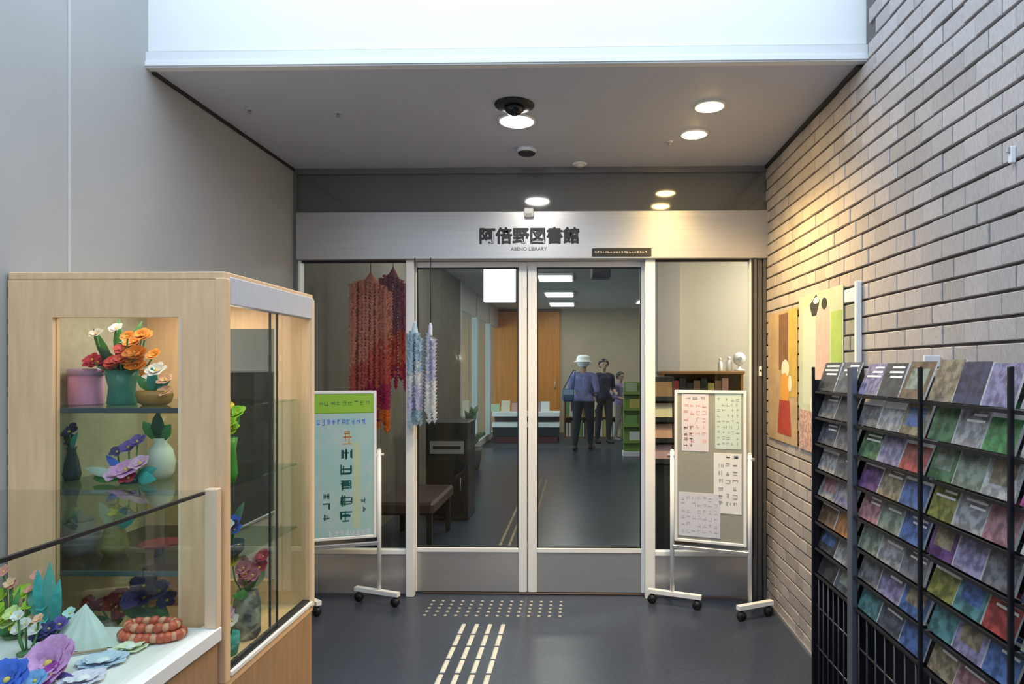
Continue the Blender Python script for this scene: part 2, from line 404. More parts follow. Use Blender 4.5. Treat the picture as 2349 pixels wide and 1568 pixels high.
# ------------------------------------------------------------------ tactile paving
def tactile(name, label, y0, y1, step, m):
    t = thing(name, label, 'tactile paving', (-.54, y0, 0))
    bar = MB(); L, W, H = step - .022, .024, .005
    bar.add([(-W/2, 0, 0), (W/2, 0, 0), (W/2, L, 0), (-W/2, L, 0), (-W/2 + .007, .007, H), (W/2 - .007, .007, H), (W/2 - .007, L - .007, H), (-W/2 + .007, L - .007, H)],
            [(4, 5, 6, 7), (0, 1, 5, 4), (1, 2, 6, 5), (2, 3, 7, 6), (3, 0, 4, 7)])
    me = bar.mesh('bar', m); y = y0
    while y < y1 - .05:
        for k in range(4): link('bar', me, t, (-.11 + .0733 * k, y - y0, 0))
        y += step
    return t
M_tact = mat('tactile_cream', (.72, .71, .64), .5, var=.15, scale=40)
tactile('tactile_guide_strip', 'four rows of cream guide bars leading to the door across floor', 1.7, 3.68, .15, M_tact)
tactile('tactile_guide_strip', 'four rows of dull brass guide bars on the library floor behind glass', 4.45, 8.3, .30, mat('tactile_brass', (.26, .21, .13), .5, var=.1, scale=40))
t = thing('tactile_warning_strip', 'row of cream warning studs on the floor before door track', 'tactile paving', (-.51, 3.72, 0))
st = MB().lathe([(.0115, 0), (.009, .0042), (.006, .005)], n=12, cap=True).mesh('stud', mat('tactile_dull', (.46, .43, .37), .5, var=.2, scale=40))
for i in range(14):
    for j in range(5): link('stud', st, t, (-.39 + .06 * i, .03 + .058 * j, 0))

# ------------------------------------------------------------------ mobile notice boards
def foot(world_a, world_b, Mi, parent):
    a, b = Vector((*world_a, .075)), Vector((*world_b, .075)); d = (b - a).normalized(); n = Vector((-d.y, d.x, 0)) * .016
    u = Vector((0, 0, .012))
    fb = MB().add([a - n - u, a + n - u, a + n + u, a - n + u, b - n - u, b + n - u, b + n + u, b - n + u],
                  [(0, 1, 2, 3), (7, 6, 5, 4), (0, 4, 5, 1), (1, 5, 6, 2), (2, 6, 7, 3), (3, 7, 4, 0)])
    fo = xf(fb, Mi).build('foot_bar', M_alu, parent)
    for q in (a + d * .025, b - d * .025):
        cs = MB().tube([q + Vector((0, 0, -.012)), q + Vector((0, 0, -.022))], .012, 8)
        ax = Vector((-d.y, d.x, 0)); cw = q + Vector((0, 0, -.048))
        cs.tube([cw - ax * .012, cw + ax * .012], .027, 14)
        cs.tube([cw - ax * .016, cw - ax * .013, cw + Vector((0, 0, .03))], .006, 6).tube([cw + ax * .016, cw + ax * .013, cw + Vector((0, 0, .03))], .006, 6)
        xf(cs, Mi).build('caster', M_black, fo)
def board(label, L, R, z0, z1, zpost, footL, footR, surf):
    L, R = Vector((*L, 0)), Vector((*R, 0)); c = (L + R) / 2; rz = math.atan2(R.y - L.y, R.x - L.x); W = (R - L).length
    t = thing('notice_board_stand', label, 'notice board', c, rz)
    M = Matrix.Translation(c) @ Matrix.Rotation(rz, 4, 'Z'); Mi = M.inverted()
    h = W / 2 - .020
    MB().box((-h, -.010, z0), (h, .010, z1)).build('panel', surf, t)
    for a, b in (((-h - .004, -.016, z0 - .004), (-h + .014, .016, z1 + .004)), ((h - .014, -.016, z0 - .004), (h + .004, .016, z1 + .004)),
                 ((-h + .014, -.016, z0 - .004), (h - .014, .016, z0 + .014)), ((-h + .014, -.016, z1 - .014), (h - .014, .016, z1 + .004))):
        MB().bbox(a, b, .003).build('frame_bar', M_alu, t)
    for s in (-1, 1):
        MB().tube([(s * (W / 2), 0, .085), (s * (W / 2), 0, zpost)], .013, 10).lathe([(.013, 0), (.010, .006), (.002, .009)], (s * W / 2, 0, zpost), 10).build('post', M_alu, t)
        MB().tube([(s * (W / 2 - .024), 0, zpost - .03), (s * (W / 2 + .028), 0, zpost - .03)], .010, 8).build('pivot_knob', M_alugrey, t)
    MB().bbox((-W/2, -.012, z0 - .052), (W/2, .012, z0 - .030), .003).build('cross_bar', M_alugrey, t)
    foot(*footL, Mi, t); foot(*footR, Mi, t)
    return t, h
# green board beside the show case
a, b = atY(700, 0, 3.80), atY(870, 0, 3.93)
t, h = board('mobile board with pale teal hand lettered poster under a lime green heading', (a.x, 3.80), (b.x, 3.93), .41, 1.285, .93,
      ((-1.73, 3.90), (-1.50, 3.72)), ((-1.38, 3.985), (-1.085, 3.875)), mat('board_green', (.36, .55, .12), .6))
rr = random.Random(11)
MB().box((-h + .016, -.0125, .42), (h - .014, -.010, 1.155)).build('poster', mat('teal_paper', (.36, .60, .60), .7, var=.14, scale=6, col2=(.44, .60, .62)), t)
MB().box((-h + .016, -.0125, 1.16), (h - .014, -.010, 1.272)).build('heading_card', mat('lime_paper', (.30, .56, .05), .6), t)
mk = Ink(); marks(mk, -h + .05, h - .03, 1.195, 1.235, -.0125, 1, 9, rr, 1, dense=4); mk.build('lettering', mat('pale_green_ink', (.07, .24, .08), .6), t)
mk = Ink(); marks(mk, -h + .04, h - .06, 1.085, 1.125, -.0125, 1, 10, rr, 1, dense=6, gz=.9); mk.build('lettering', mat('blue_ink', (.08, .20, .75), .6), t)
mk = Ink(); marks(mk, -.005, .055, .97, 1.055, -.0125, 1, 1, rr, 1, dense=9, gx=.95, gz=.95); mk.build('lettering', mat('orange_ink', (.62, .32, .08), .6), t)
mk = Ink(); marks(mk, -.02, .055, .50, .96, -.0125, 5, 1, rr, 1, dense=8, gx=.95, gz=.75); mk.build('lettering', mat('dark_green_ink', (.01, .10, .10), .6), t)
mk = Ink(); marks(mk, -.12, -.06, .45, .70, -.0125, 4, 1, rr, .9, dense=5); marks(mk, .09, .14, .50, .66, -.0125, 3, 1, rr, .8, dense=4); mk.build('lettering', mat('dark_green_ink', (0, 0, 0)), t)
mk = Ink(); marks(mk, -.08, h - .03, .425, .465, -.0125, 1, 8, rr, 1, dense=6, gz=.9); mk.build('lettering', mat('pale_ink', (.80, .78, .95), .6), t)
MB().box((.06, -.0128, .47), (.10, -.0124, .98)).build('colour_strip', mat('pale_yellow_paper', (.50, .60, .42), .7), t)
# grey board beside the tiled wall
a, b = atY(1542, 0, 3.93), atY(1720, 0, 3.78)
t, h = board('mobile grey board pinned with printed sheets and calendars near tiled wall', (a.x, 3.93), (b.x, 3.78), .40, 1.29, .93,
      ((.41, 3.985), (.71, 3.865)), ((.885, 3.70), (1.105, 3.80)), mat('board_olive', (.34, .34, .29), .75, var=.06, scale=60))
def sheet(x0, x1, z0, z1, m, inks, y=-.0115):
    s = MB().box((x0, y, z0), (x1, -.010, z1)).build('sheet', m, t)
    for (u0, u1, v0, v1, r, c, im, dn) in inks:
        mk = Ink(); W, H = x1 - x0, z1 - z0
        marks(mk, x0 + u0 * W, x0 + u1 * W, z0 + v0 * H, z0 + v1 * H, y, r, c, rr, .9, dense=dn); mk.build('print', im, s)
    return s
ink = mat('black_ink', (.03, .03, .035), .6); inkg = mat('grey_ink', (.28, .28, .32), .6)
pink_i = mat('pink_ink', (.75, .35, .32), .6)
s = sheet(-.165, -.008, .935, 1.272, mat('pink_sheet', (.78, .72, .78), .7), [(.08, .92, .88, .97, 1, 3, inkg, 5), (.05, .95, .12, .86, 6, 4, pink_i, 3), (.05, .45, .05, .45, 4, 2, ink, 3)])
s = sheet(.030, .178, .955, 1.276, mat('mint_sheet', (.62, .74, .68), .7), [(.05, .95, .05, .95, 9, 5, inkg, 2)])
s = sheet(.022, .180, .58, .93, M_paper, [(.10, .95, .90, .985, 1, 3, ink, 7), (.12, .9, .1, .86, 6, 3, inkg, 4)], y=-.0122)
s = sheet(-.185, .060, .432, .690, mat('lilac_sheet', (.70, .70, .78), .7), [(.05, .95, .05, .95, 6, 7, mat('faint_ink', (.50, .50, .58), .6), 3)], y=-.0130)

# ------------------------------------------------------------------ posters on the tiled wall (they face -X)
TF = XR - .0155
def wall_poster(label, y0, y1, z0, z1, base, shapes, edge=None):
    """u runs from far to near along the wall, v upwards; shapes are (u0,u1,v0,v1,material) patches or ('p', points, material)"""
    t = thing('poster', label, 'poster', (TF, y0, z0)); W, H = y0 - y1, z1 - z0
    MB().box((-.002, -W, 0), (.0, 0, H)).build('sheet', base, t)
    lay = .0003
    for i, sh in enumerate(shapes):
        x = -.002 - lay * (i + 1)
        if sh[0] == 'p':
            pts = sh[1]; m = sh[2]; n = len(pts)
            vs = [(x, -u * W, v * H) for u, v in pts] + [(x + .0003, -u * W, v * H) for u, v in pts]
            MB().add(vs, [tuple(range(n))] + [(i2, (i2 + 1) % n, n + (i2 + 1) % n, n + i2) for i2 in range(n)]).build('print', m, t)
        else:
            u0, u1, v0, v1, m = sh
            MB().box((x, -u1 * W, v0 * H), (x + .0003, -u0 * W, v1 * H)).build('print', m, t)
    return t
def ell(cu, cv, ru, rv, n=16): return [(cu + ru * math.cos(2 * PI * k / n), cv + rv * math.sin(2 * PI * k / n)) for k in range(n)]
C = lambda n, c, **k: mat('print_' + n, c, .6, **k)
wall_poster('tan poster with brown, orange and red figure on the tiled wall', 3.99, 3.46, 1.01, 1.745, C('tan', (.50, .36, .22), var=.2, scale=8), [
    (.40, .72, .55, .98, C('umber', (.22, .11, .05), var=.3, scale=20)), (.72, 1.0, .35, 1.0, C('ochre', (.55, .40, .10), var=.2, scale=14)),
    ('p', ell(.62, .56, .13, .07), C('ivory', (.85, .78, .66))), ('p', ell(.60, .40, .15, .13), C('marigold', (.75, .36, .07))),
    ('p', [(.42, .32), (.76, .32), (.82, .06), (.36, .06)], C('brick_red', (.45, .06, .04), var=.3, scale=20)),
    ('p', ell(.78, .45, .06, .06), C('ivory', (0, 0, 0)))])
wall_poster('pale green poster with pink band and dark title next to tan poster', 3.43, 2.86, 1.01, 1.79, C('sage', (.50, .56, .44), var=.1, scale=8), [
    (.10, .42, .30, .92, C('mint', (.58, .66, .58))), (.42, .72, .30, .90, C('rose', (.70, .46, .44), var=.12, scale=20)),
    (.76, .98, .22, .86, C('leaf', (.36, .52, .14), var=.15, scale=12)), (.0, .40, .0, .26, C('pink_dots', (.66, .45, .42), col2=(.40, .25, .22), scale=60)),
    ('p', [(.28, .93), (.44, .99), (.50, .93), (.44, .86), (.34, .86)], C('title', (.04, .04, .04))), ('p', ell(.62, .92, .06, .035), C('title', (0, 0, 0))), ('p', ell(.44, .95, .07, .02), M_paper),
    ('p', ell(.50, .30, .05, .06), M_paper), ('p', ell(.34, .30, .04, .05), M_paper)])
t = thing('acrylic_rail', 'slim white acrylic strip standing beside the pale green poster', 'rail', (TF, 2.685, 1.02))
MB().bbox((-.022, -.011, 0), (0, .011, .76), .002).build('strip', M_paper, t)
MB().bbox((-.008, .011, .02), (-.003, .15, .74), .001).build('clear_sheet', M_cglass, t)
t = thing('acrylic_rail', 'small white acrylic holder lip above the bay next to post', 'rail', (TF, 2.10, 1.43))
MB().bbox((-.05, -.006, 0), (0, .006, .035), .001).build('strip', M_paper, t)
p = atX(2328, 355, XR - .012)
t = thing('wall_clip', 'tiny white clip fixed high on the tiled wall', 'clip', (XR - .012, p.y, p.z))
MB().bbox((-.014, -.006, -.022), (0, .006, .022), .002).build('clip_body', M_paper, t)
MB().bbox((-.022, -.004, .006), (-.013, .004, .020), .001).build('hook', M_alugrey, t)

# ------------------------------------------------------------------ leaflet rack along the tiled wall
RX = .93
ys = [2.64, 2.275, 1.815, 1.437, 1.06]
rk = thing('leaflet_rack', 'tall black metal leaflet rack with eight tiers against tiled wall', 'rack', (RX, ys[-1], 0))
off = Vector((-RX, -ys[-1], 0)); TM = Matrix.Translation(off)
M_rack = mat('rack_black', (.018, .018, .024), .38, metal=.3)
NT, ZT0, PT = 8, 1.430, .1035
for i, y in enumerate(ys):
    big = i == 1
    r = .019 if big else .005
    xf(MB().bbox((RX - .004, y - r, 0), (RX + (.016 if big else .008), y + r, 1.43), .002), TM).build('post', mat('rack_post', (.20, .21, .27), .3, metal=.6) if big else M_rack, rk)
    xf(MB().bbox((RX + .175, y - .012, 0), (RX + .200, y + .012, 1.43), .003), TM).build('rear_post', M_rack, rk)
    xf(MB().bbox((RX - .03, y - .016, 0), (RX + .20, y + .016, .03), .004), TM).build('floor_bar', M_rack, rk)
    if not big:
        xf(MB().box((RX + .075, y - .0015, .55), (RX + .18, y + .0015, 1.40)), TM).build('divider', M_rack, rk)
xf(MB().box((RX + .008, ys[0] - .004, .02), (RX + .18, ys[0] + .001, 1.38)), TM).build('end_panel', M_rack, rk)
for bi in range(4):
    y1, y0 = ys[bi] - .010, ys[bi + 1] + .010
    xf(MB().box((RX + .178, y0, .02), (RX + .184, y1, 1.40)), TM).build('back_panel', M_rack, rk)
    for k in range(NT):
        zt = ZT0 - PT * k; zb = zt - PT + .004
        mb = MB().box((RX + .006, y0, zb - .004), (RX + .032, y1, zb)).box((RX + .003, y0, zb - .004), (RX + .006, y1, zb + .005))
        xf(mb, TM).build('tier', M_rack, rk)
    wires = MB()
    n = 7
    for q in range(n):
        yy = y0 + (y1 - y0) * (q + .5) / n
        wires.tube([(RX + .012, yy, .03), (RX + .012, yy, .60)], .0035, 6)
    for z in (.15, .32, .48): wires.tube([(RX + .012, y0 - .01, z), (RX + .012, y1 + .01, z)], .0035, 6)
    xf(wires, TM).build('wire_grid', mat('wire_grey', (.06, .06, .08), .35, metal=.5), rk)
PAL = {'charcoal': (.06, .065, .085), 'grey': (.24, .25, .29), 'slate': (.13, .15, .22), 'silver': (.50, .51, .56), 'lavender': (.42, .38, .66), 'white': (.78, .78, .80),
       'brown': (.24, .14, .08), 'tan': (.45, .36, .24), 'green': (.10, .27, .12), 'bright green': (.08, .42, .12), 'olive': (.36, .36, .08), 'teal': (.12, .36, .40),
       'blue': (.10, .22, .60), 'navy': (.04, .05, .16), 'purple': (.20, .07, .30), 'red': (.60, .07, .07), 'magenta': (.60, .10, .42), 'pink': (.58, .28, .34), 'orange': (.62, .26, .08), 'sage': (.36, .45, .36)}
def cover(c):
    r, g, b = [v * .25 for v in PAL[c]]
    return mat('cover_' + c.replace(' ', '_'), (r, g, b), .45, col2=(min(1, r * 2.2 + .015), min(1, g * 2.2 + .015), min(1, b * 2.2 + .015)), scale=38)
BAYS = [
 ('the bay beyond the grey post', 2, ['charcoal slate', 'grey charcoal', 'slate grey', 'silver grey', 'silver lavender', 'brown orange', 'charcoal silver', 'charcoal slate']),
 ('the bay beside the grey post', 3, ['lavender charcoal brown', 'grey silver tan', 'green lavender red', 'purple tan blue', 'pink sage blue', 'sage silver grey', 'grey lavender blue', 'teal slate blue']),
 ('the wide middle bay', 3, ['tan navy lavender', 'green silver bright-green', 'green sage white', 'olive silver pink', 'purple lavender grey', 'olive teal red', 'teal lavender blue', 'tan pink blue']),
 ('the last bay away from the doors', 2, ['silver blue', 'white grey', 'magenta pink', 'white teal', 'navy slate', 'sage olive', 'teal green', 'white teal'])]
ORD = ['top', 'second', 'third', 'fourth', 'fifth', 'sixth', 'seventh', 'lowest']
rl = random.Random(21)
for bi, (bn, n, rows) in enumerate(BAYS):
    y1, y0 = ys[bi] - .009, ys[bi + 1] + .009
    if bi == 0: y0 += .014
    if bi == 1: y1 -= .014
    w = (y1 - y0) / n
    for k, row in enumerate(rows):
        zt = ZT0 - PT * k; zb = zt - PT + .006
        for j, cn in enumerate(row.split()):
            cn = cn.replace('-', ' ')
            yc = y1 - w * (j + .5); hw = w / 2 - rl.uniform(.001, .004); H = .108 + rl.uniform(-.008, .012); T = rl.uniform(.004, .009)
            mb = MB().box((0, -hw, 0), (T, hw, H), 1)
            mb.m[5] = 0                       # the cover is the face towards -X
            kind = rl.choice(['plain', 'band', 'block', 'title'])
            words = {'plain': 'with a mottled picture cover', 'band': 'with a pale band across its cover', 'block': 'with a square picture on its cover', 'title': 'with lines of print on its cover'}[kind]
            if kind == 'band': mb.box((-.0004, -hw, H * .68), (0, hw, H * .88), 2)
            if kind == 'block': mb.box((-.0004, -hw * .7, H * .25), (0, hw * .7, H * .8), 2)
            if kind == 'title':
                for q in range(3): mb.box((-.0004, -hw * .8, H * (.84 - .14 * q)), (0, hw * rl.uniform(.1, .8), H * (.90 - .14 * q)), 2)
            second = {'band': mat('band_pale', (.72, .73, .76), .4), 'block': cover(rl.choice(['tan', 'sage', 'silver', 'blue', 'pink'])), 'title': M_paper, 'plain': M_paper}[kind]
            o = mb.build('leaflet', [cover(cn), M_paper, second])
            o.rotation_euler = (0, math.radians(rl.uniform(17, 22)), 0); o.location = (RX + .014, yc, zb + .006)
            side = {2: ['far', 'near'], 3: ['far', 'middle', 'near']}[n][j]
            side = {'far': 'end nearest the doors', 'middle': 'middle', 'near': 'end away from the doors'}[side]
            tag(o, '%s leaflet %s, %s tier of %s' % (cn, {'plain': 'mottled', 'band': 'banded', 'block': 'with picture', 'title': 'with print'}[kind], ORD[k], bn), 'leaflet', 'leaflets in the black rack')

# ------------------------------------------------------------------ tall show case
CX0, CX1, CY0, CY1, CZ0, CZ1 = XL + .006, -1.10, 2.0, 2.665, .45, 1.725
tc = thing('display_case', 'tall beech display case with windows and glass sliding doors by grey wall', 'display case', ((CX0 + CX1) / 2, (CY0 + CY1) / 2, 0))
TM = Matrix.Translation(-tc.location)
def P(name, mb, m, parent): return xf(mb, TM).build(name, m, parent)
P('base_cabinet', MB().bbox((CX0, CY0, 0), (CX1 - .004, CY1, CZ0 - .02), .004), M_woodb, tc)
P('deck', MB().bbox((CX0, CY0, CZ0 - .02), (CX1, CY1, CZ0 + .015), .003), M_wood, tc)
P('top_panel', MB().bbox((CX0, CY0, CZ1 - .025), (CX1, CY1, CZ1), .003), M_wood, tc)
wx0, wx1, wz0, wz1 = -1.643, -1.245, .56, 1.584
for nm, y0, y1 in (('front_frame', CY0, CY0 + .03), ('rear_frame', CY1 - .03, CY1)):
    f = P(nm, MB().box((CX0, y0, CZ0 + .015), (wx0, y1, CZ1 - .025)).box((wx1, y0, CZ0 + .015), (CX1, y1, CZ1 - .025))
      .box((wx0, y0, wz1), (wx1, y1, CZ1 - .025)).box((wx0, y0, CZ0 + .015), (wx1, y1, wz0)), M_wood, tc)
    P('pane', MB().box((wx0, y0 + .012, wz0), (wx1, y0 + .017, wz1)), M_cglass, f)
    P('pale_edge', MB().box((wx1, y0 - .002, wz0), (wx1 + .010, y0 + .001, wz1)), mat('edge_tape', (.82, .62, .42), .4), f)
P('back_panel', MB().box((CX0, CY0 + .03, CZ0 + .015), (CX0 + .012, CY1 - .03, CZ1 - .025)), M_linen, tc)
P('fascia', MB().bbox((CX1 - .03, CY0 + .0265, 1.625), (CX1 + .004, CY1 - .0, 1.712), .003), mat('fascia_grey', (.60, .58, .62), .4, var=.05, scale=10, stretch=(1, 8, 1)), tc)
P('corner_post', MB().bbox((CX1 - .035, CY1 - .024, CZ0), (CX1 + .006, CY1 + .004, CZ1 - .02), .003), mat('edge_tape', (0, 0, 0)), tc)
P('corner_post', MB().bbox((CX1 - .030, CY0 - .004, CZ0), (CX1 + .004, CY0 + .026, CZ1 - .02), .003), M_wood, tc)
P('lower_track', MB().bbox((CX1 - .034, CY0 + .026, CZ0 + .010), (CX1 + .008, CY1 - .02, CZ0 + .026), .002), M_alu, tc)
P('track_groove', MB().box((CX1 - .030, CY0 + .03, CZ0 + .026), (CX1 - .002, CY1 - .024, CZ0 + .034)), M_dark, tc)
for k, (y0, y1, x) in enumerate(((2.03, 2.36, CX1 - .006), (2.33, 2.64, CX1 - .018))):
    g = P('sliding_pane', MB().box((x - .002, y0, CZ0 + .034), (x + .002, y1, 1.625)), M_cglass, tc)
    e = y1 if k == 0 else y0
    P('glass_edge', MB().box((x - .003, e - .003, CZ0 + .034), (x + .003, e + .003, 1.625)), M_dark, g)
SHELF = [1.300, 1.040, .785]
for z in SHELF:
    s = P('glass_shelf', MB().box((CX0 + .014, CY0 + .035, z - .006), (CX1 - .05, CY1 - .035, z)), glass_mat('shelf_glass', (.80, .92, .86)), tc)
    P('shelf_lip', MB().bbox((CX0 + .014, CY0 + .032, z - .016), (CX1 - .05, CY0 + .038, z + .001), .001), mat('shelf_lip', (.06, .08, .09), .2), s)
lb = P('case_lamp', MB().bbox((CX1 - .075, 2.05, 1.50), (CX1 - .035, 2.10, 1.545), .005), mat('case_lamp', (1, .97, .9), .4, emit=6), tc)
lamp_light('bulb', 'AREA', (0, 0, CZ1 - .04), 1.0, (1, .93, .80), tc, .40)

# ------------------------------------------------------------------ low show case in front of it
LX0, LX1, LY0, LY1, LZ, LT = XL + .006, -1.10, .85, 1.985, .63, 1.05
lc = thing('display_case', 'low glass topped display case full of handmade flowers, against taller case', 'display case', ((LX0 + LX1) / 2, (LY0 + LY1) / 2, 0))
TM = Matrix.Translation(-lc.location)
P('base_cabinet', MB().bbox((LX0, LY0, 0), (LX1 - .012, LY1, LZ - .045), .004), M_woodb, lc)
P('deck', MB().bbox((LX0, LY0, LZ - .045), (LX1 - .06, LY1, LZ), .003), mat('white_deck', (.80, .82, .82), .5, var=.06, scale=12), lc)
P('edge_rail', MB().bbox((LX1 - .06, LY0, LZ - .04), (LX1, LY1, LZ + .006), .004), M_alu, lc)
g = P('side_pane', MB().box((LX1 - .042, LY0 + .02, LZ + .006), (LX1 - .037, LY1 - .03, LT - .006)), M_cglass, lc)
P('black_edge', MB().box((LX1 - .046, LY0 + .02, LT - .007), (LX1 - .036, LY1 - .03, LT + .002)), M_black, g)
P('top_pane', MB().box((LX0 + .005, LY0 + .02, LT - .004), (LX1 - .040, LY1 - .005, LT + .001)), M_cglass, lc)
P('front_pane', MB().box((LX0 + .005, LY0 + .02, LZ), (LX1 - .045, LY0 + .025, LT - .004)), M_cglass, lc)
P('corner_post', MB().bbox((LX1 - .040, LY1 - .030, LZ + .006), (LX1 - .002, LY1, LT + .01), .003), mat('edge_tape', (0, 0, 0)), lc)

# ------------------------------------------------------------------ flowers and the like
def R3(axis, a): return Matrix.Rotation(a, 3, axis)
def petals(mb, c, r, n, layers, M, cup=.45, wid=.42, mi=0, rnd=random):
    c = Vector(c)
    for l in range(layers):
        rl_ = r * (1 - .28 * l); lift = cup + .30 * l
        for k in range(n):
            a = 2 * PI * (k + .5 * (l % 2)) / n + rnd.uniform(-.12, .12); w = rl_ * wid * rnd.uniform(.85, 1.15); L = rl_ * rnd.uniform(.9, 1.1); e = lift * rnd.uniform(.8, 1.2)
            prof = [(0.06, .18, 0), (.40, .85, .35), (.75, 1.0, .62), (1.0, .35, .70)]
            vs = []
            for u, ww, hgt in prof:
                for s in (-1, 0, 1):
                    v = Vector((u * L * math.cos(e * .8), s * ww * w, hgt * L * math.sin(e) + (abs(s) * .12 * w)))
                    vs.append(c + M @ (R3('Z', a) @ v))
            fs = []
            for i in range(3):
                for s in range(2): fs.append((i * 3 + s, i * 3 + s + 1, (i + 1) * 3 + s + 1, (i + 1) * 3 + s))
            mb.add(vs, fs, mi, True)
def leafmesh(mb, a, b, w, bend=.1, mi=0):
    a, b = Vector(a), Vector(b); d = b - a; s = d.cross(Vector((0.3, -1, .2)))
    if s.length < 1e-6: s = Vector((1, 0, 0))
    s.normalize(); up = s.cross(d).normalized(); vs = []; fs = []; L = d.length
    for i, (t, ww) in enumerate(((0, .15), (.25, .8), (.55, 1), (.8, .65), (1, .05))):
        c = a + d * t + up * (bend * L * math.sin(PI * t))
        vs += [c - s * w * ww, c + up * w * .25 * ww, c + s * w * ww]
    for i in range(4):
        for k in range(2): fs.append((i * 3 + k, i * 3 + k + 1, (i + 1) * 3 + k + 1, (i + 1) * 3 + k))
    mb.add(vs, fs, mi, True)
M_stem = mat('stem_green', (.10, .26, .08), .6)
def fm(n, c): return mat('petal_' + n, c, .6, var=.22, scale=60)
M_leaf = mat('leaf_green', (.06, .26, .07), .5, var=.3, scale=50)
M_pollen = mat('pollen', (.85, .62, .12), .7)
def arrangement(label, loc, vase, vm, blooms, leaves=(), seed=1, name='flower_arrangement', lip=None):
    rn = random.Random(seed)
    t = thing(name, label, 'flowers', loc)
    top = vase[-1][1] if vase else .0
    if vase:
        o = MB().lathe(vase, n=20).build('vase', vm, t)
        if lip: MB().lathe([(vase[-1][0] * 1.0, top), (vase[-1][0] * 1.06, top + .002), (vase[-1][0] * 1.06, top + .006), (vase[-1][0] * .9, top + .006)], n=20).build('rim', lip, o)
    for (dx, dy, dz, r, m, n, ly, tilt) in blooms:
        c = Vector((dx, dy, dz)); base = Vector((dx * .25, dy * .25, max(0, top - .01)))
        if (c - base).length > .015:
            mid = (c + base) / 2 + Vector((dx * .2, dy * .2, .0)); MB().tube([base, mid, c], .0028, 6).build('stem', M_stem, t)
        T = R3('X', .75 if tilt is None else tilt) @ R3('Z', rn.uniform(0, 6))
        mb = MB(); petals(mb, c, r, n, ly, T, rnd=rn); b = mb.build('bloom', m, t)
        MB().ball(c + T @ Vector((0, 0, r * .12)), r * .16, 8, sc=(1, 1, 1)).build('flower_center', M_pollen, b)
    for (a, b, w_, m) in leaves:
        mb = MB(); leafmesh(mb, a, b, w_, rn.uniform(.06, .16)); mb.build('leaf', m, t)
    return t
cyl = lambda r, h, f=1.0: [(r * .92, 0), (r, .004), (r * (1 + (f - 1) * .5), h * .5), (r * f, h)]
crim, red, orng, wht, pnk, prp = fm('crimson', (.48, .03, .08)), fm('red', (.62, .06, .05)), fm('orange', (.80, .28, .02)), fm('white', (.85, .85, .80)), fm('pink', (.75, .45, .70)), fm('violet', (.16, .10, .42))
ylw, lime, blu, nvy, mgt, tea = fm('yellow', (.78, .62, .05)), fm('lime', (.38, .62, .04)), fm('blue', (.06, .16, .70)), fm('navy', (.05, .05, .20)), fm('orchid', (.70, .34, .66)), fm('teal', (.05, .36, .34))
z1, z2, z3, z4 = SHELF[0], SHELF[1], SHELF[2], CZ0 + .016
Yc = 2.22
# upper shelf
p = atY(197, 0, Yc)
t = thing('gift_box', 'tall pink paper cylinder on the upper glass shelf', 'box', (p.x, Yc, z1))
MB().lathe([(.050, 0), (.051, .004), (.051, .105)], n=24).build('body', mat('pink_card', (.72, .36, .62), .5, var=.16, scale=14, stretch=(2, 2, .3)), t)
MB().lathe([(.053, .100), (.053, .122), (.050, .124), (.002, .124)], n=24).build('lid', mat('lilac_card', (.66, .46, .80), .5), t)
p = atY(280, 0, Yc)
rn = random.Random(4)
bl = []
for k in range(13): bl.append((rn.uniform(-.085, .03), rn.uniform(-.07, .03), rn.uniform(.12, .20), rn.uniform(.026, .036), rn.choice([crim, crim, red]), 6, 2, None))
for k in range(15): bl.append((rn.uniform(.03, .105), rn.uniform(-.06, .03), rn.uniform(.08, .235), rn.uniform(.024, .034), orng, 7, 2, None))
for q in ((-.075, -.02, .24), (-.02, 0, .26), (.01, .01, .22)): bl.append((*q, .026, wht, 5, 2, None))
lv = [((-.02, 0, .11), (-.10, .0, .26), .016, M_leaf), ((0, 0, .11), (-.03, .03, .30), .014, M_leaf), ((0, 0, .11), (.05, .03, .29), .016, M_leaf), ((0, 0, .11), (-.06, -.03, .20), .018, mat('dark_leaf', (.02, .08, .04), .5))]
arrangement('red and orange bouquet in a ribbed teal vase on upper glass shelf', (p.x, Yc, z1), [(.042, 0), (.045, .004), (.040, .06), (.052, .118)], mat('teal_glaze', (.05, .26, .22), .25, var=.25, scale=9, stretch=(5, 5, .2)), bl, lv, 5)
p = atY(360, 0, Yc)
arrangement('small bronze bowl of white and peach blooms on upper glass shelf', (p.x + .012, Yc - .03, z1), [(.035, 0), (.050, .01), (.056, .035), (.052, .05)], mat('bronze_glaze', (.33, .20, .05), .4, var=.3, scale=20),
    [(.02, -.02, .115, .036, wht, 6, 2, None), (.045, -.01, .085, .030, fm('peach', (.85, .50, .32)), 6, 2, None), (.05, -.02, .045, .026, fm('peach', (0, 0, 0)), 5, 2, None), (-.02, 0, .09, .022, wht, 5, 1, None)],
    [((0, 0, .04), (-.05, -.02, .10), .016, M_leaf), ((0, 0, .04), (.01, -.03, .13), .018, tea), ((0, 0, .04), (.06, .0, .10), .016, tea), ((0, 0, .04), (-.02, .02, .12), .014, M_leaf)], 8)
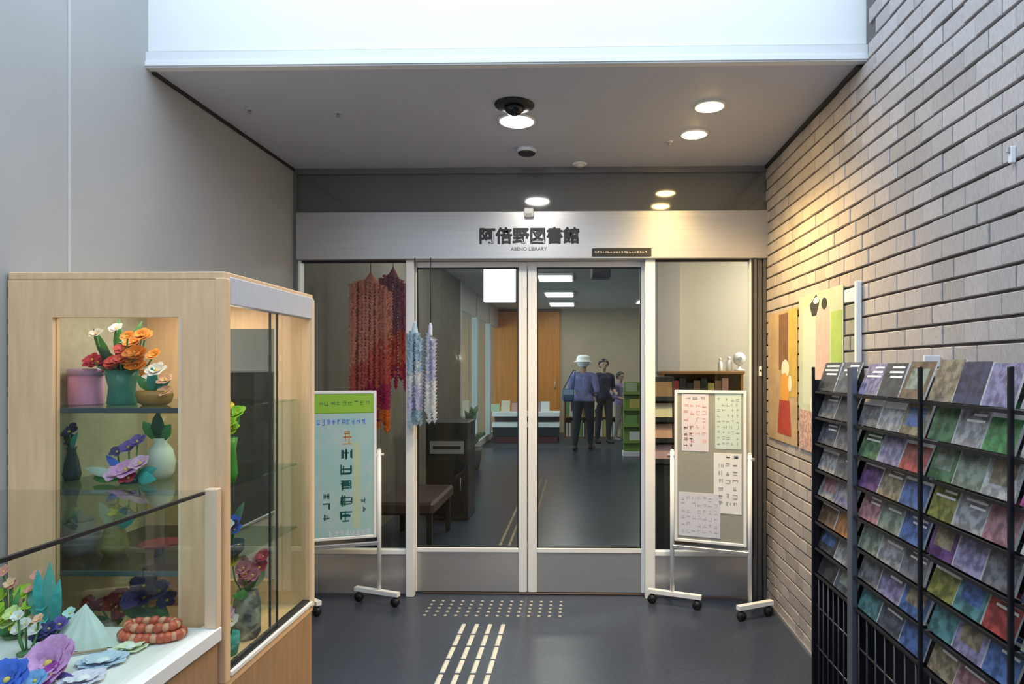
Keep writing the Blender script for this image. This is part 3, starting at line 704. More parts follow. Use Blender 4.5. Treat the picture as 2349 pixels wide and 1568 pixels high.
# middle shelf
p = atY(165, 0, Yc)
arrangement('slim dark vase with navy iris on the middle glass shelf', (p.x, Yc, z2), [(.022, 0), (.028, .02), (.020, .07), (.012, .10), (.016, .115)], mat('ink_glaze', (.02, .05, .07), .2),
    [(.0, -.01, .165, .034, nvy, 5, 2, None), (-.012, 0, .135, .026, nvy, 5, 1, None)], [((0, 0, .10), (-.03, 0, .20), .009, mat('dark_leaf', (0, 0, 0))), ((0, 0, .10), (.03, -.01, .17), .009, tea)], 9)
p = atY(300, 0, Yc - .05)
bl = [(.0, -.02, .045, .044, mgt, 6, 2, None), (.04, -.01, .065, .036, pnk, 6, 2, None), (-.04, -.02, .03, .036, pnk, 5, 2, None), (.015, -.03, .02, .03, crim, 5, 1, None), (-.02, .02, .115, .032, prp, 6, 2, None), (.01, .02, .135, .030, prp, 6, 2, None), (-.06, .02, .10, .026, nvy, 5, 1, None)]
lv = [((-.02, 0, .02), (-.15, -.01, .05), .015, mat('pale_leaf', (.50, .62, .55), .5)), ((-.02, 0, .02), (-.13, 0, .015), .018, M_leaf), ((0, 0, .02), (-.10, .02, .09), .014, blu), ((.02, 0, .02), (.10, -.02, .015), .022, tea), ((.02, 0, .02), (.09, .0, .05), .018, tea)]
arrangement('low spray of pink orchids and violets on the middle glass shelf', (p.x, Yc - .05, z2), [(.030, 0), (.036, .012), (.030, .018)], mat('ink_glaze', (0, 0, 0)), bl, lv, 12)
p = atY(368, 0, Yc + .05)
t = arrangement('white pear shaped vase with trailing green leaves on middle glass shelf', (p.x, Yc + .05, z2), [(.030, 0), (.044, .02), (.048, .06), (.038, .10), (.020, .125), (.024, .14)], mat('white_glaze', (.78, .78, .74), .25),
    [(.0, .0, .20, .024, fm('peach', (0, 0, 0)), 5, 1, None)], [((0, 0, .13), (-.05, -.02, .20), .020, M_leaf), ((0, 0, .13), (.05, -.02, .19), .022, M_leaf), ((0, 0, .13), (.01, -.03, .235), .022, mat('dark_leaf', (0, 0, 0))), ((0, 0, .13), (-.02, .02, .24), .016, M_leaf)], 14)
# third shelf
p = atY(185, 0, Yc)
t = thing('lidded_jar', 'grey lidded pottery jar on the third glass shelf', 'jar', (p.x, Yc, z3))
MB().lathe([(.04, 0), (.056, .02), (.060, .07), (.045, .11), (.036, .118)], n=20).build('body', mat('grey_pottery', (.24, .24, .28), .4, var=.3, scale=18), t)
MB().lathe([(.040, .116), (.040, .124), (.015, .136), (.010, .15), (.002, .152)], n=16).build('lid', mat('grey_pottery', (0, 0, 0)), t)
p = atY(262, 0, Yc)
arrangement('olive vase with sage leaves on the third glass shelf', (p.x, Yc, z3), [(.03, 0), (.045, .03), (.03, .09), (.035, .10)], mat('olive_glaze', (.30, .28, .09), .4, var=.3, scale=20),
    [(.0, 0, .145, .026, ylw, 5, 1, None)], [((0, 0, .09), (-.05, 0, .18), .018, mat('pale_leaf', (0, 0, 0))), ((0, 0, .09), (.05, 0, .17), .018, M_leaf), ((0, 0, .09), (.09, -.02, .13), .018, tea)], 16)
p = atY(375, 0, Yc)
t = thing('lacquer_dish', 'flat crimson lacquer dish on dark foot, third glass shelf', 'dish', (p.x, Yc - .02, z3))
MB().lathe([(.020, 0), (.016, .012), (.018, .03)], n=16).build('foot', mat('ink_glaze', (0, 0, 0)), t)
MB().lathe([(.018, .03), (.050, .036), (.066, .048), (.062, .048), (.010, .038)], n=24).build('bowl', mat('lacquer', (.36, .03, .06), .2), t)
# floor of the tall case
p = atY(345, 0, 2.20)
bl = [(rn.uniform(-.06, .07), rn.uniform(-.04, .03), rn.uniform(.16, .23), rn.uniform(.032, .044), rn.choice([prp, nvy, fm('periwinkle', (.20, .22, .58))]), 6, 2, None) for _ in range(8)]
arrangement('dome of violet blue hydrangea in a green pot on case floor', (p.x, 2.20, z4), [(.04, 0), (.05, .02), (.055, .11), (.05, .13)], mat('green_glaze', (.05, .16, .10), .35), bl, [((0, 0, .12), (-.08, -.03, .15), .022, M_leaf), ((0, 0, .12), (.08, -.03, .14), .022, M_leaf)], 18)
p = atY(258, 0, 2.24)
bl = [(rn.uniform(-.06, .06), rn.uniform(-.04, .03), rn.uniform(.12, .18), rn.uniform(.022, .032), rn.choice([crim, red]), 6, 2, None) for _ in range(9)]
arrangement('cluster of small dark red blooms in a white pot on case floor', (p.x, 2.24, z4), [(.03, 0), (.04, .02), (.042, .09)], mat('white_glaze', (0, 0, 0)), bl, [((0, 0, .08), (-.06, -.03, .10), .016, M_leaf), ((0, 0, .08), (.06, -.03, .10), .016, M_leaf)], 20)
# along the sliding glass
p = atX(552, 0, -1.19)
bl = [(rn.uniform(-.03, .03), rn.uniform(-.05, .06), rn.uniform(.17, .26), rn.uniform(.024, .034), rn.choice([ylw, lime, lime]), 6, 2, None) for _ in range(7)]
arrangement('yellow green blooms in a bright green vase behind the sliding glass', (-1.20, 2.19, z2 + .0), [(.028, 0), (.036, .03), (.030, .11), (.036, .15)], mat('grass_glaze', (.08, .36, .06), .3), bl,
    [((0, 0, .14), (.01, -.08, .20), .018, lime), ((0, 0, .14), (0, .09, .24), .018, M_leaf), ((0, 0, .14), (0, .02, .30), .016, mat('olive_leaf', (.24, .26, .06), .5))], 22)
bl = [(rn.uniform(-.03, .03), rn.uniform(-.06, .06), rn.uniform(.05, .12), rn.uniform(.022, .03), rn.choice([wht, blu, nvy]), 6, 1, None) for _ in range(6)]
arrangement('black bowl of navy and white bells behind the sliding glass', (-1.20, 2.20, z3), [(.03, 0), (.05, .02), (.052, .05)], mat('ink_glaze', (0, 0, 0)), bl,
    [((0, 0, .05), (0, -.09, .12), .012, mat('dark_leaf', (0, 0, 0))), ((0, 0, .05), (.01, .09, .17), .014, mat('dark_leaf', (0, 0, 0))), ((0, 0, .05), (-.01, .03, .20), .012, mat('olive_leaf', (0, 0, 0)))], 24)
bl = [(rn.uniform(-.04, .03), rn.uniform(-.10, .14), rn.uniform(.19, .27), rn.uniform(.026, .036), rn.choice([crim, fm('dusky_pink', (.50, .16, .22)), fm('dusky_pink', (0, 0, 0))]), 6, 2, None) for _ in range(11)] + [(0, -.10, .30, .03, ylw, 6, 1, None)]
arrangement('wide spray of dusky red blooms in grey patterned vase behind sliding glass', (-1.19, 2.31, z4), [(.035, 0), (.046, .02), (.046, .12), (.034, .17)], mat('grey_ware', (.44, .46, .40), .4, col2=(.10, .12, .11), scale=18), bl,
    [((0, 0, .16), (0, -.10, .18), .02, M_leaf), ((0, 0, .16), (0, .13, .20), .02, mat('dark_leaf', (0, 0, 0)))], 26)
bl = [(rn.uniform(-.02, .02), rn.uniform(-.03, .03), rn.uniform(.09, .15), .024, rn.choice([wht, pnk]), 6, 1, None) for _ in range(4)]
arrangement('little teal cup of white and pink buds beside patterned vase', (-1.18, 2.17, z4), [(.026, 0), (.032, .03), (.034, .07)], tea, bl, [((0, 0, .06), (0, -.05, .10), .014, tea)], 28)

# things lying in the low case
def on(px, py): return atZ(px, py, LZ + .0005)
p = on(352, 1462); p.y = min(p.y, 1.90)
t = thing('bead_wreath', 'oval wreath of shiny coral red beads lying on white deck', 'wreath', (p.x, p.y, LZ + .0005))
rb = random.Random(2); bead = MB().ball((0, 0, 0), .0155, 10).mesh('bead', mat('coral_bead', (.62, .12, .06), .25, var=.3, scale=40)); bead2 = MB().ball((0, 0, 0), .0135, 10).mesh('bead', mat('peach_bead', (.75, .36, .22), .3))
for k in range(26):
    a = 2 * PI * k / 26; link('bead', bead if k % 3 else bead2, t, (.085 * math.cos(a), .042 * math.sin(a), .0155))
for k in range(18):
    a = 2 * PI * k / 18; link('bead', bead if k % 2 else bead2, t, (.070 * math.cos(a), .030 * math.sin(a), .040))
p = on(172, 1488)
t = thing('paper_fan', 'folded pale paper cone standing on the white deck', 'ornament', (p.x, p.y + .02, LZ + .0005))
mb = MB(); n = 14
vs = [(0, .02, .115)]
for k in range(n + 1):
    a = PI * (1.05 + .9 * k / n); r = .105 + (.012 if k % 2 else 0); vs.append((r * math.cos(a), r * .6 * math.sin(a) + .02, .0 if k % 2 else .004))
mb.add(vs, [(0, k, k + 1) for k in range(1, n + 1)], 0); o = mb.build('pleated_sheet', mat('pale_mint_paper', (.66, .76, .68), .8, var=.1, scale=20), t)
so = o.modifiers.new('thickness', 'SOLIDIFY'); so.thickness = .0015
MB().tube([(-.10, -.03, .006), (0, -.078, .006), (.10, -.03, .006)], .004, 6).build('ribbon_edge', mat('tan_ribbon', (.45, .34, .22), .7), t)
def posy(label, px, py, blooms, leaves, seed, dz=0):
    p = on(px, py); p.y = min(p.y, 1.90); p.x = max(p.x, LX0 + .06)
    return arrangement(label, (p.x, p.y, LZ + .0005 + dz), [(.020, 0), (.024, .006), (.016, .010)], mat('posy_pad', (.10, .22, .09), .8), blooms, leaves, seed, 'paper_flower')
rn = random.Random(31)
cl = lambda n, sx, sy, z0_, z1_, r0, r1, ms, pet=6, ly=2: [(rn.uniform(-sx, sx), rn.uniform(-sy, sy), rn.uniform(z0_, z1_), rn.uniform(r0, r1), rn.choice(ms), pet, ly, None) for _ in range(n)]
posy('large pink purple paper chrysanthemum lying on the white deck', 115, 1552, [(0, 0, .030, .070, mgt, 14, 3, None), (.03, -.03, .02, .030, fm('deep_orchid', (.42, .05, .40)), 8, 2, None), (-.04, .03, .03, .034, pnk, 9, 2, None)], [((0, 0, .01), (.08, -.02, .012), .012, prp)], 40)
posy('bright blue paper flower on the white deck next to chrysanthemum', 20, 1590, [(0, 0, .03, .055, blu, 9, 3, None), (.05, .02, .02, .03, fm('sky', (.25, .50, .85)), 7, 2, None)], [], 41)
posy('lime green bunch of small paper flowers in low case', 30, 1462, cl(12, .055, .03, .02, .13, .020, .030, [lime, lime, ylw, fm('pale_lime', (.65, .78, .30))]), [((0, 0, .01), (-.04, -.03, .05), .014, M_leaf)], 42)
posy('teal feathery paper plume with turquoise star blossoms in low case', 150, 1452, cl(9, .04, .02, .03, .10, .016, .022, [fm('turquoise', (.10, .55, .55)), fm('pale_aqua', (.50, .78, .74)), tea], 5, 1),
     [((-.02, 0, .02), (-.06, 0, .20), .020, tea), ((-.01, 0, .02), (-.03, .01, .22), .020, mat('plume', (.10, .36, .30), .5)), ((-.02, 0, .02), (-.09, 0, .15), .018, mat('plume', (0, 0, 0))), ((0, 0, .02), (.0, .01, .17), .016, tea)], 43)
posy('navy paper violets beside teal plume in low case', 110, 1490, cl(6, .035, .02, .03, .07, .020, .028, [nvy, prp]), [((0, 0, .01), (.05, -.02, .03), .014, mat('dark_leaf', (0, 0, 0)))], 44)
posy('golden paper buttercups with pale buds in low case', 62, 1500, cl(5, .03, .02, .06, .12, .016, .022, [ylw, wht, fm('peach', (0, 0, 0))]), [], 45)
posy('string of pale coral buds at back corner of low case', 75, 1440, cl(6, .06, .02, .13, .20, .014, .020, [fm('peach', (0, 0, 0)), fm('salmon', (.75, .30, .26))], 5, 1), [((0, 0, .02), (.02, 0, .15), .010, M_leaf)], 46)
for lab, px, py, r, c, c2, sd in (('pale blue crocheted doily flower on the white deck', 235, 1520, .060, (.50, .64, .80), (.72, .80, .86), 1), ('white and lime crocheted doily flower on the white deck', 300, 1488, .048, (.72, .82, .60), (.80, .84, .80), 2), ('lilac white crocheted doily near the rail of low case', 190, 1562, .055, (.66, .66, .80), (.80, .82, .86), 3), ('pale aqua crocheted doily behind the coral wreath side of deck', 215, 1478, .04, (.55, .76, .74), (.78, .84, .82), 4)):
    p = on(px, py)
    t = thing('doily_flower', lab, 'doily', (p.x, p.y, LZ + .001))
    mb = MB(); petals(mb, (0, 0, 0.002), r, 9, 2, Matrix.Identity(3), cup=.10, wid=.40, rnd=random.Random(sd)); mb.build('petal_ring', mat('doily_%d' % sd, c, .8, var=.1, scale=30), t)
    MB().lathe([(r * .3, 0.002), (r * .28, .010), (r * .1, .014), (.001, .014)], n=14).build('centre', mat('doily_c%d' % sd, c2, .8), t)

# dark notice board on the grey wall, seen through the tall case
t = thing('wall_board', 'dark slate notice board hung on grey wall behind the tall case', 'notice board', (XL, 3.50, .60))
MB().box((.002, -.36, 0), (.014, .36, .80)).build('panel', mat('slate_board', (.035, .038, .042), .5, var=.2, scale=30), t)
for a, b in (((0, -.375, -.015), (.02, -.36, .815)), ((0, .36, -.015), (.02, .375, .815)), ((0, -.36, -.015), (.02, .36, 0)), ((0, -.36, .80), (.02, .36, .815))):
    MB().bbox(a, b, .003).build('frame_bar', M_alugrey, t)

# ------------------------------------------------------------------ paper crane garlands
def garland(label, x0, x1, y, ztop, zbot, ncol, bands, seed, hang_z, depth=.05, rows=2):
    rn = random.Random(seed); cx = (x0 + x1) / 2
    t = thing('paper_crane_garland', label, 'garland', (cx, y, hang_z))
    MB().tube([(0, 0, 0), (0, 0, ztop + .05 - hang_z)], .003, 6).build('cord', M_black, t)
    mats = [b[1] for b in bands]
    MB().lathe([(.004, .05), (.012, .03), ((x1 - x0) * .20, -.02), ((x1 - x0) * .21, -.03), (.006, -.03)], (0, 0, ztop - hang_z), 16).build('crown', mats[0], t)
    for r in range(rows):
        for k in range(ncol):
            fx = (k + .5 + rn.uniform(-.2, .2)) / ncol; x = x0 + fx * (x1 - x0) - cx; yy = (r - (rows - 1) / 2) * depth + rn.uniform(-.01, .01)
            zt = ztop - .03 - .22 * (abs(fx - .4) ** 2) ; zb = zbot + rn.uniform(0, .12) + (.20 if fx < .35 else 0) * (zbot < .99)
            mb = MB(); z = zt; q = 0; swing = rn.uniform(-.02, .02)
            while z > zb:
                u = (zt - z) / max(.01, ztop - zbot)
                mi = 0
                for bi, (lim, _) in enumerate(bands):
                    if u + .25 * (fx - .5) + rn.uniform(-.06, .06) <= lim: mi = bi; break
                    mi = bi
                a = rn.uniform(0, PI); s = .021; ca, sa = math.cos(a) * s, math.sin(a) * s; xx = x + swing * u
                A = [(xx, yy, z), (xx + ca, yy + sa, z + .016), (xx - ca, yy - sa, z + .016), (xx - sa * .9, yy + ca * .9, z + .022), (xx + sa, yy - ca, z + .020), (xx, yy, z - .012)]
                mb.add(A, [(0, 1, 3), (0, 3, 2), (0, 2, 4), (0, 4, 1), (5, 1, 3), (5, 3, 2), (5, 2, 4), (5, 4, 1)], mi)
                z -= .021; q += 1
            mb.tube([(x, yy, zt + .03), (x + swing, yy, zb)], .0008, 4, 0)
            mb.v = [(v[0], v[1], v[2] - hang_z) for v in mb.v]
            mb.build('strand', mats, t)
    return t
sal, rdp, plm, crm, org2 = (mat('origami_' + n, c, .7) for n, c in (('salmon', (.78, .27, .20)), ('red', (.72, .12, .11)), ('plum', (.46, .12, .20)), ('crimson', (.55, .02, .13)), ('vermilion', (.90, .20, .03))))
a, b = atY(808, 640, 4.36), atY(900, 1000, 4.36)
garland('long salmon and red strands of folded paper hanging behind left glass', a.x, b.x - .02, 4.36, a.z, b.z, 9, [(.45, sal), (.68, rdp), (.86, crm), (9, org2)], 3, ZI, .05, 3)
a2, b2 = atY(872, 640, 4.62), atY(932, 900, 4.62)
garland('shorter plum coloured strands of folded paper beside the salmon ones', a2.x, b2.x, 4.62, a2.z + .04, b2.z, 6, [(.5, plm), (.8, rdp), (9, crm)], 4, ZI, .05, 2)
a, b = atY(932, 755, 3.96), atY(998, 985, 3.96)
pb, lv_, wt_ = mat('origami_pale_blue', (.48, .66, .80), .7), mat('origami_lilac', (.66, .68, .90), .7), mat('origami_white', (.85, .88, .92), .7)
garland('pale blue and lilac strands of folded paper before door post', a.x, (a.x + b.x) / 2 + .015, 3.965, a.z, b.z, 4, [(.35, pb), (.55, wt_), (.8, lv_), (9, pb)], 5, HB, .035, 2)
garland('narrow white and lilac strands of folded paper hanging next to pale blue ones', (a.x + b.x) / 2 + .03, b.x, 3.965, a.z - .01, b.z + .03, 2, [(.5, lv_), (9, wt_)], 6, HB, .035, 2)

# ------------------------------------------------------------------ library furniture seen through the glass
M_lum2 = mat('alcove_fill_diffuser', (1.0, .95, .84), .5, emit=20)  # extra strong fill emission, added to brighten the cream alcove wall
M_lum = mat('tube_diffuser', (1.0, .98, .92), .5, emit=5)
def luminaire(x, y, wx, wy, label, lm=None):
    t = thing('ceiling_light', label, 'ceiling light', (x, y, ZI), 0, 'square ceiling lights of the library')
    MB().bbox((-wx/2 - .03, -wy/2 - .03, -.030), (wx/2 + .03, wy/2 + .03, 0), .004).build('housing', M_alu, t)
    MB().bbox((-wx/2, -wy/2, -.036), (wx/2, wy/2, -.028), .002).build('diffuser', lm or M_lum, t)
LL = 'white fluorescent ceiling light in the row along the library ceiling'
for px, py, lb_ in ((1274, 634, 'first white ceiling light of the row behind the right door leaf'), (1283, 672, 'second white ceiling light of the row behind the right door leaf'), (1289, 695, 'last white ceiling light of row, near the far wall')):
    p = atZ(px, py, ZI); luminaire(p.x, p.y, .46, .62, lb_)
luminaire(-1.15, 6.4, .5, .5, 'square ceiling light above the book return box')
for x, y, lb_ in ((2.1, 5.1, 'added unseen ceiling light that brightens the brown cabinet alcove'), (3.6, 8.5, 'square ceiling light behind the cream partition'), (3.6, 11.5, 'square ceiling light deep behind cream partition'), (-.26, 7.0, 'square ceiling light over the guide bars inside'), (1.4, 12.6, 'square ceiling light above the low bookcase')): luminaire(x, y, .6, .6, lb_, M_lum2 if x == 2.1 else None)  # the alcove one is an added fill light, out of view
t = thing('hanging_sign', 'white sign panel with added glow hung from library ceiling by two rods', 'sign', (-.98, 7.9, ZI))
MB().bbox((-.19, -.04, -.50), (.19, .04, -.06), .006).build('panel', mat('white_panel_added_glow', (.95, .98, 1.0), .5, emit=1.6), t)  # emission added so the panel looks bright; it is no lamp
for s in (-1, 1): MB().tube([(s * .12, 0, 0), (s * .12, 0, -.06)], .006, 6).build('rod', M_alugrey, t)
p = atY(1378, 600, 6.8)
t = thing('ceiling_speaker', 'black box speaker hung under the library ceiling', 'speaker', (p.x, 6.8, ZI))
MB().bbox((-.10, -.09, -.37), (.10, .09, -.12), .012).build('cabinet', M_black, t)
MB().tube([(0, 0, 0), (0, 0, -.13)], .012, 8).build('bracket', M_black, t)
MB().bbox((-.085, -.096, -.355), (.085, -.088, -.135), .004).build('grille', mat('speaker_grille', (.05, .045, .055), .7), t)
# orange veneer doors on the far wall
for i, (x0, x1) in enumerate(((-1.92, -1.22), (-1.20, -.46))):
    d = struct(MB().bbox((x0, YE - .05, 0), (x1, YE, 2.66), .006).build('door_%d' % (i + 3), M_orange))
    MB().bbox((x0 + .05, YE - .058, .12), (x1 - .05, YE - .05, 2.55), .004).build('door_leaf', M_orange, d)
    MB().tube([(x1 - .10, YE - .075, .95), (x1 - .10, YE - .075, 1.15)], .012, 8).build('handle', M_alugrey, d)
sbox('trim_10', (-1.92, YE - .06, 2.66), (-.44, YE, ZI), M_brown)
# low two tier picture book shelf
t = thing('book_display', 'low dark book display with two white edged shelves before orange doors', 'shelf', (-1.04, 12.6, 0))
MB().bbox((-.62, -.02, 0), (.62, .18, .50), .004).build('back', mat('dark_wood', (.05, .02, .018), .5), t)
for z in (.30, .50): MB().bbox((-.64, -.24, z), (.64, .18, z + .085), .006).build('shelf', M_paper, t)
MB().bbox((-.60, -.20, 0), (.60, .0, .12), .004).build('plinth', mat('dark_red_wood', (.10, .02, .02), .5), t)
MB().bbox((-.63, -.22, .12), (.63, -.02, .30), .004).build('inner_box', M_black, t)
rb = random.Random(17)
def book(label, loc, w, h, th, col, rz=0, lean=0, group=None):
    o = thing('book', label, 'book', loc, rz, group)
    MB().box((-w/2, 0, 0), (-w/2 + .003, th, h)).box((w/2 - .003 + .0, 0, 0), (w/2, th, h)).box((-w/2, 0, 0), (w/2, .003, h)).box((-w/2, th - .003, 0), (w/2, th, h)).build('cover', col, o)
    MB().box((-w/2 + .003, .003, .003), (w/2 - .003, th - .003, h - .003)).build('pages', M_paper, o)
    o.rotation_euler = (lean, 0, rz)
    return o
bc = {n: mat('book_' + n.replace(' ', '_'), c, .5) for n, c in (('cream', (.75, .66, .48)), ('white', (.8, .8, .78)), ('salmon', (.62, .34, .28)), ('yellow', (.60, .50, .12)), ('green', (.20, .38, .10)), ('pale green', (.45, .55, .36)), ('red', (.4, .05, .05)), ('blue', (.08, .14, .4)), ('brown', (.25, .14, .07)), ('black', (.02, .02, .02)), ('pink', (.55, .32, .40)))}
for lab, x, cn, h in (('cream picture book propped on low book display', -.40, 'cream', .22), ('salmon picture book propped on low book display', -.20, 'salmon', .17), ('green picture book propped on low book display', -.60, 'pale green', .15), ('white picture book propped on low book display', .36, 'white', .20), ('pink picture book propped on low book display', .18, 'pink', .18)):
    book(lab, (-1.04 + x, 12.50, .586), .17, h, .02, bc[cn], 0, -.25)
# wall bookcase at the back
NTH = ['', 'first', 'second', 'third', 'fourth', 'fifth', 'sixth', 'seventh', 'eighth', 'ninth', 'tenth', 'eleventh', 'twelfth', 'thirteenth', 'fourteenth']
def bookcase(label, loc, W, H, n, cols, seed, rz=0, D_=.28):
    cnt = {}; t = thing('bookcase', label, 'bookcase', loc, rz); rs = random.Random(seed)
    MB().box((-W/2, D_ - .015, 0), (W/2, D_, H)).build('back', M_brown, t)
    for s in (-1, 1): MB().bbox((s * W/2 - .012, 0, 0), (s * W/2 + .012, D_, H), .002).build('side', M_brown, t)
    for k in range(n + 1): MB().bbox((-W/2 + .012, .0, H * k / n - (.0 if k == 0 else .022)), (W/2 - .012, D_ - .015, H * k / n + (.022 if k == 0 else 0)), .002).build('shelf', M_brown, t)
    for k in range(n):
        x = -W/2 + .03; z = H * k / n + .001 + (.022 if k == 0 else 0)
        while x < W/2 - .09:
            w_ = rs.uniform(.03, .06); cn = rs.choice(cols); hh = (H / n) * rs.uniform(.62, .85)
            q = Vector((math.cos(rz) * (x + w_/2) - math.sin(rz) * .04, math.sin(rz) * (x + w_/2) + math.cos(rz) * .04, z)) + Vector(loc)
            b = MB().box((-w_/2, 0, 0), (w_/2, .16, hh)).build('book', [bc[cn]]); b.location = q; b.rotation_euler = (0, 0, rz)
            cnt[(k, cn)] = cnt.get((k, cn), 0) + 1
            tag(b, '%s %s spined book counted from the orange doors, %s shelf of low brown bookcase' % (NTH[cnt[(k, cn)]], cn, ('lower', 'upper')[k]), 'book', 'books in the ' + label.split(' with')[0])
            x += w_ + rs.uniform(.001, .02)
    return t
bookcase('low brown bookcase against far wall', (.42, 13.3, 0), 1.5, .86, 2, ['yellow', 'cream', 'brown', 'green', 'white'], 3)
# green book tower near the right door leaf
p = atY(1452, 0, 10.6)
t = thing('book_tower', 'lime green book tower with slanted pockets standing beside the people', 'book stand', (p.x, 10.6, 0))
MB().bbox((-.17, -.12, .0), (.17, .12, .08), .006).build('base', M_white, t)
MB().bbox((-.15, -.02, .08), (.15, .10, 1.20), .006).build('column', mat('lime_metal', (.24, .40, .06), .5), t)
for k in range(4):
    z = .20 + .26 * k
    MB().bbox((-.16, -.12, z), (.16, -.02, z + .02), .003).bbox((-.16, -.12, z), (.16, -.112, z + .07), .003).build('pocket', mat('lime_metal', (0, 0, 0)), t)
for k, cn in enumerate(('white', 'green', 'yellow', 'pale green')):
    book('%s covered book in a pocket of the lime green tower' % cn, (p.x + (-.03 if k % 2 else .03), 10.6 - .10, .225 + .26 * k), .19, .18, .03, bc[cn], 0, -.12)
# wooden shelf behind the right sidelight
p = atY(1612, 0, 5.35)
t = thing('wooden_cabinet', 'brown wooden cabinet with open top shelf behind right glass', 'cabinet', (p.x, 5.35, 0))
W = .66
MB().bbox((-W/2, 0, 0), (W/2, .34, 1.10), .004).build('body', M_brown, t)
MB().bbox((-W/2 - .01, -.01, 1.375), (W/2 + .01, .35, 1.40), .003).build('top', mat('honey_wood', (.36, .17, .05), .5, var=.15, scale=10), t)
for s in (-1, 1): MB().box((s * (W/2 - .01) - .010, 0, 1.10), (s * (W/2 - .01) + .010, .34, 1.375)).build('side', mat('honey_wood', (0, 0, 0)), t)
MB().box((-W/2, .32, 1.10), (W/2, .34, 1.375)).build('back', mat('honey_wood', (0, 0, 0)), t)
for s in (-1, 1):
    dd = MB().bbox((.005 if s > 0 else -W/2 + .01, -.018, .06), (W/2 - .01 if s > 0 else -.005, 0, 1.07), .004).build('door', M_brown, t)
    MB().tube([(s * .05, -.035, .55), (s * .05, -.035, .68)], .006, 6).build('handle', M_alugrey, dd)
x = -.27; cnt = {}
for k, cn in enumerate(['brown', 'red', 'black', 'black', 'brown', 'black', 'yellow', 'brown', 'salmon']):
    b = MB().box((-.026, 0, 0), (.026, .18, .20 + .02 * (k % 3))).build('book', [bc[cn]]); b.location = (p.x + x, 5.40, 1.101); x += .058
    cnt[cn] = cnt.get(cn, 0) + 1
    tag(b, '%s %s spined volume counted from the grey pillar, open shelf of brown cabinet' % (NTH[cnt[cn]], cn), 'book', 'volumes in the brown cabinet')
M_bottle = mat('bottle_white', (.88, .88, .88), .3)
for px, r, h, lab in ((1652, .020, .11, 'slim white bottle on top of the brown cabinet'), (1672, .030, .12, 'squat white pump bottle on top of the brown cabinet')):
    q = atY(px, 0, 5.45)
    o = thing('bottle', lab, 'bottle', (q.x, 5.45, 1.4005))
    MB().lathe([(r * .95, 0), (r, .004), (r, h * .62), (r * .4, h * .75), (r * .4, h * .8)], n=16).build('body', M_bottle, o)
    MB().lathe([(r * .5, h * .8), (r * .5, h * .95), (r * .2, h)], n=12).build('cap', M_paper, o)
q = atY(1694, 0, 5.45)
o = thing('desk_ornament', 'white round desk ornament with grey hub at end of cabinet', 'ornament', (q.x, 5.42, 1.4005))
MB().lathe([(.045, 0), (.045, .010), (.012, .02), (.010, .05)], n=18).build('base', M_bottle, o)
MB().lathe([(.002, -.02), (.045, -.018), (.055, 0), (.045, .018), (.002, .02)], (0, 0, .10), 20, M=R3('X', PI/2)).build('disc', M_bottle, o)
MB().lathe([(.016, -.012), (.016, .012)], (0, -.018, .10), 12, M=R3('X', PI/2)).build('hub', M_alugrey, o)
# magazine shelf next to the pillar
p = atY(1519, 0, 4.75)
t = thing('magazine_stand', 'narrow black magazine stand in front of the grey pillar', 'stand', (p.x, 4.75, 0))
MB().bbox((-.09, .05, 0), (.09, .16, 1.36), .004).build('back', M_black, t)
for k in range(4):
    z = .72 + .15 * k
    MB().bbox((-.10, -.02, z), (.10, .05, z + .02), .003).bbox((-.10, -.02, z), (.10, -.012, z + .05), .002).build('pocket', M_black, t)
for k, cn in enumerate(('pink', 'salmon', 'cream', 'brown')):
    b = MB().bbox((-.075, 0, 0), (.075, .012, .135), .002).build('magazine', bc[cn]); b.location = (p.x, 4.75 + .005, .742 + .15 * k); b.rotation_euler = (-.18, 0, 0)
    tag(b, '%s magazine in a pocket of narrow black stand' % cn, 'magazine', 'magazines in the black stand')
# book return box and bench on the left inside
p = atY(1035, 0, 6.3)
t = thing('book_return_box', 'black book return box with grey slot plate by the inner wall', 'book return', (p.x, 6.3, 0))
MB().bbox((-.20, -.2, 0), (.20, .2, .92), .01).build('body', mat('box_black', (.03, .03, .033), .4), t)
MB().bbox((-.16, -.212, .62), (.16, -.20, .74), .003).build('slot_plate', M_alugrey, t)
MB().box((-.13, -.216, .665), (.13, -.211, .695)).build('slot', M_dark, t)
d_ = MB().bbox((-.17, -.21, .06), (.17, -.20, .56), .004).build('door', M_black, t)
MB().tube([(.13, -.225, .28), (.13, -.225, .40)], .006, 6).build('handle', M_alugrey, d_)
t = thing('bench', 'low dark upholstered bench along the taupe inner wall', 'bench', (-1.36, 5.35, 0))
MB().bbox((-.24, -.40, .30), (.24, .40, .40), .02).build('cushion', mat('brown_vinyl', (.055, .035, .028), .4), t)
for sx in (-1, 1):
    for sy in (-1, 1): MB().bbox((sx * .20 - .02, sy * .35 - .02, 0), (sx * .20 + .02, sy * .35 + .02, .30), .003).build('leg', M_black, t)
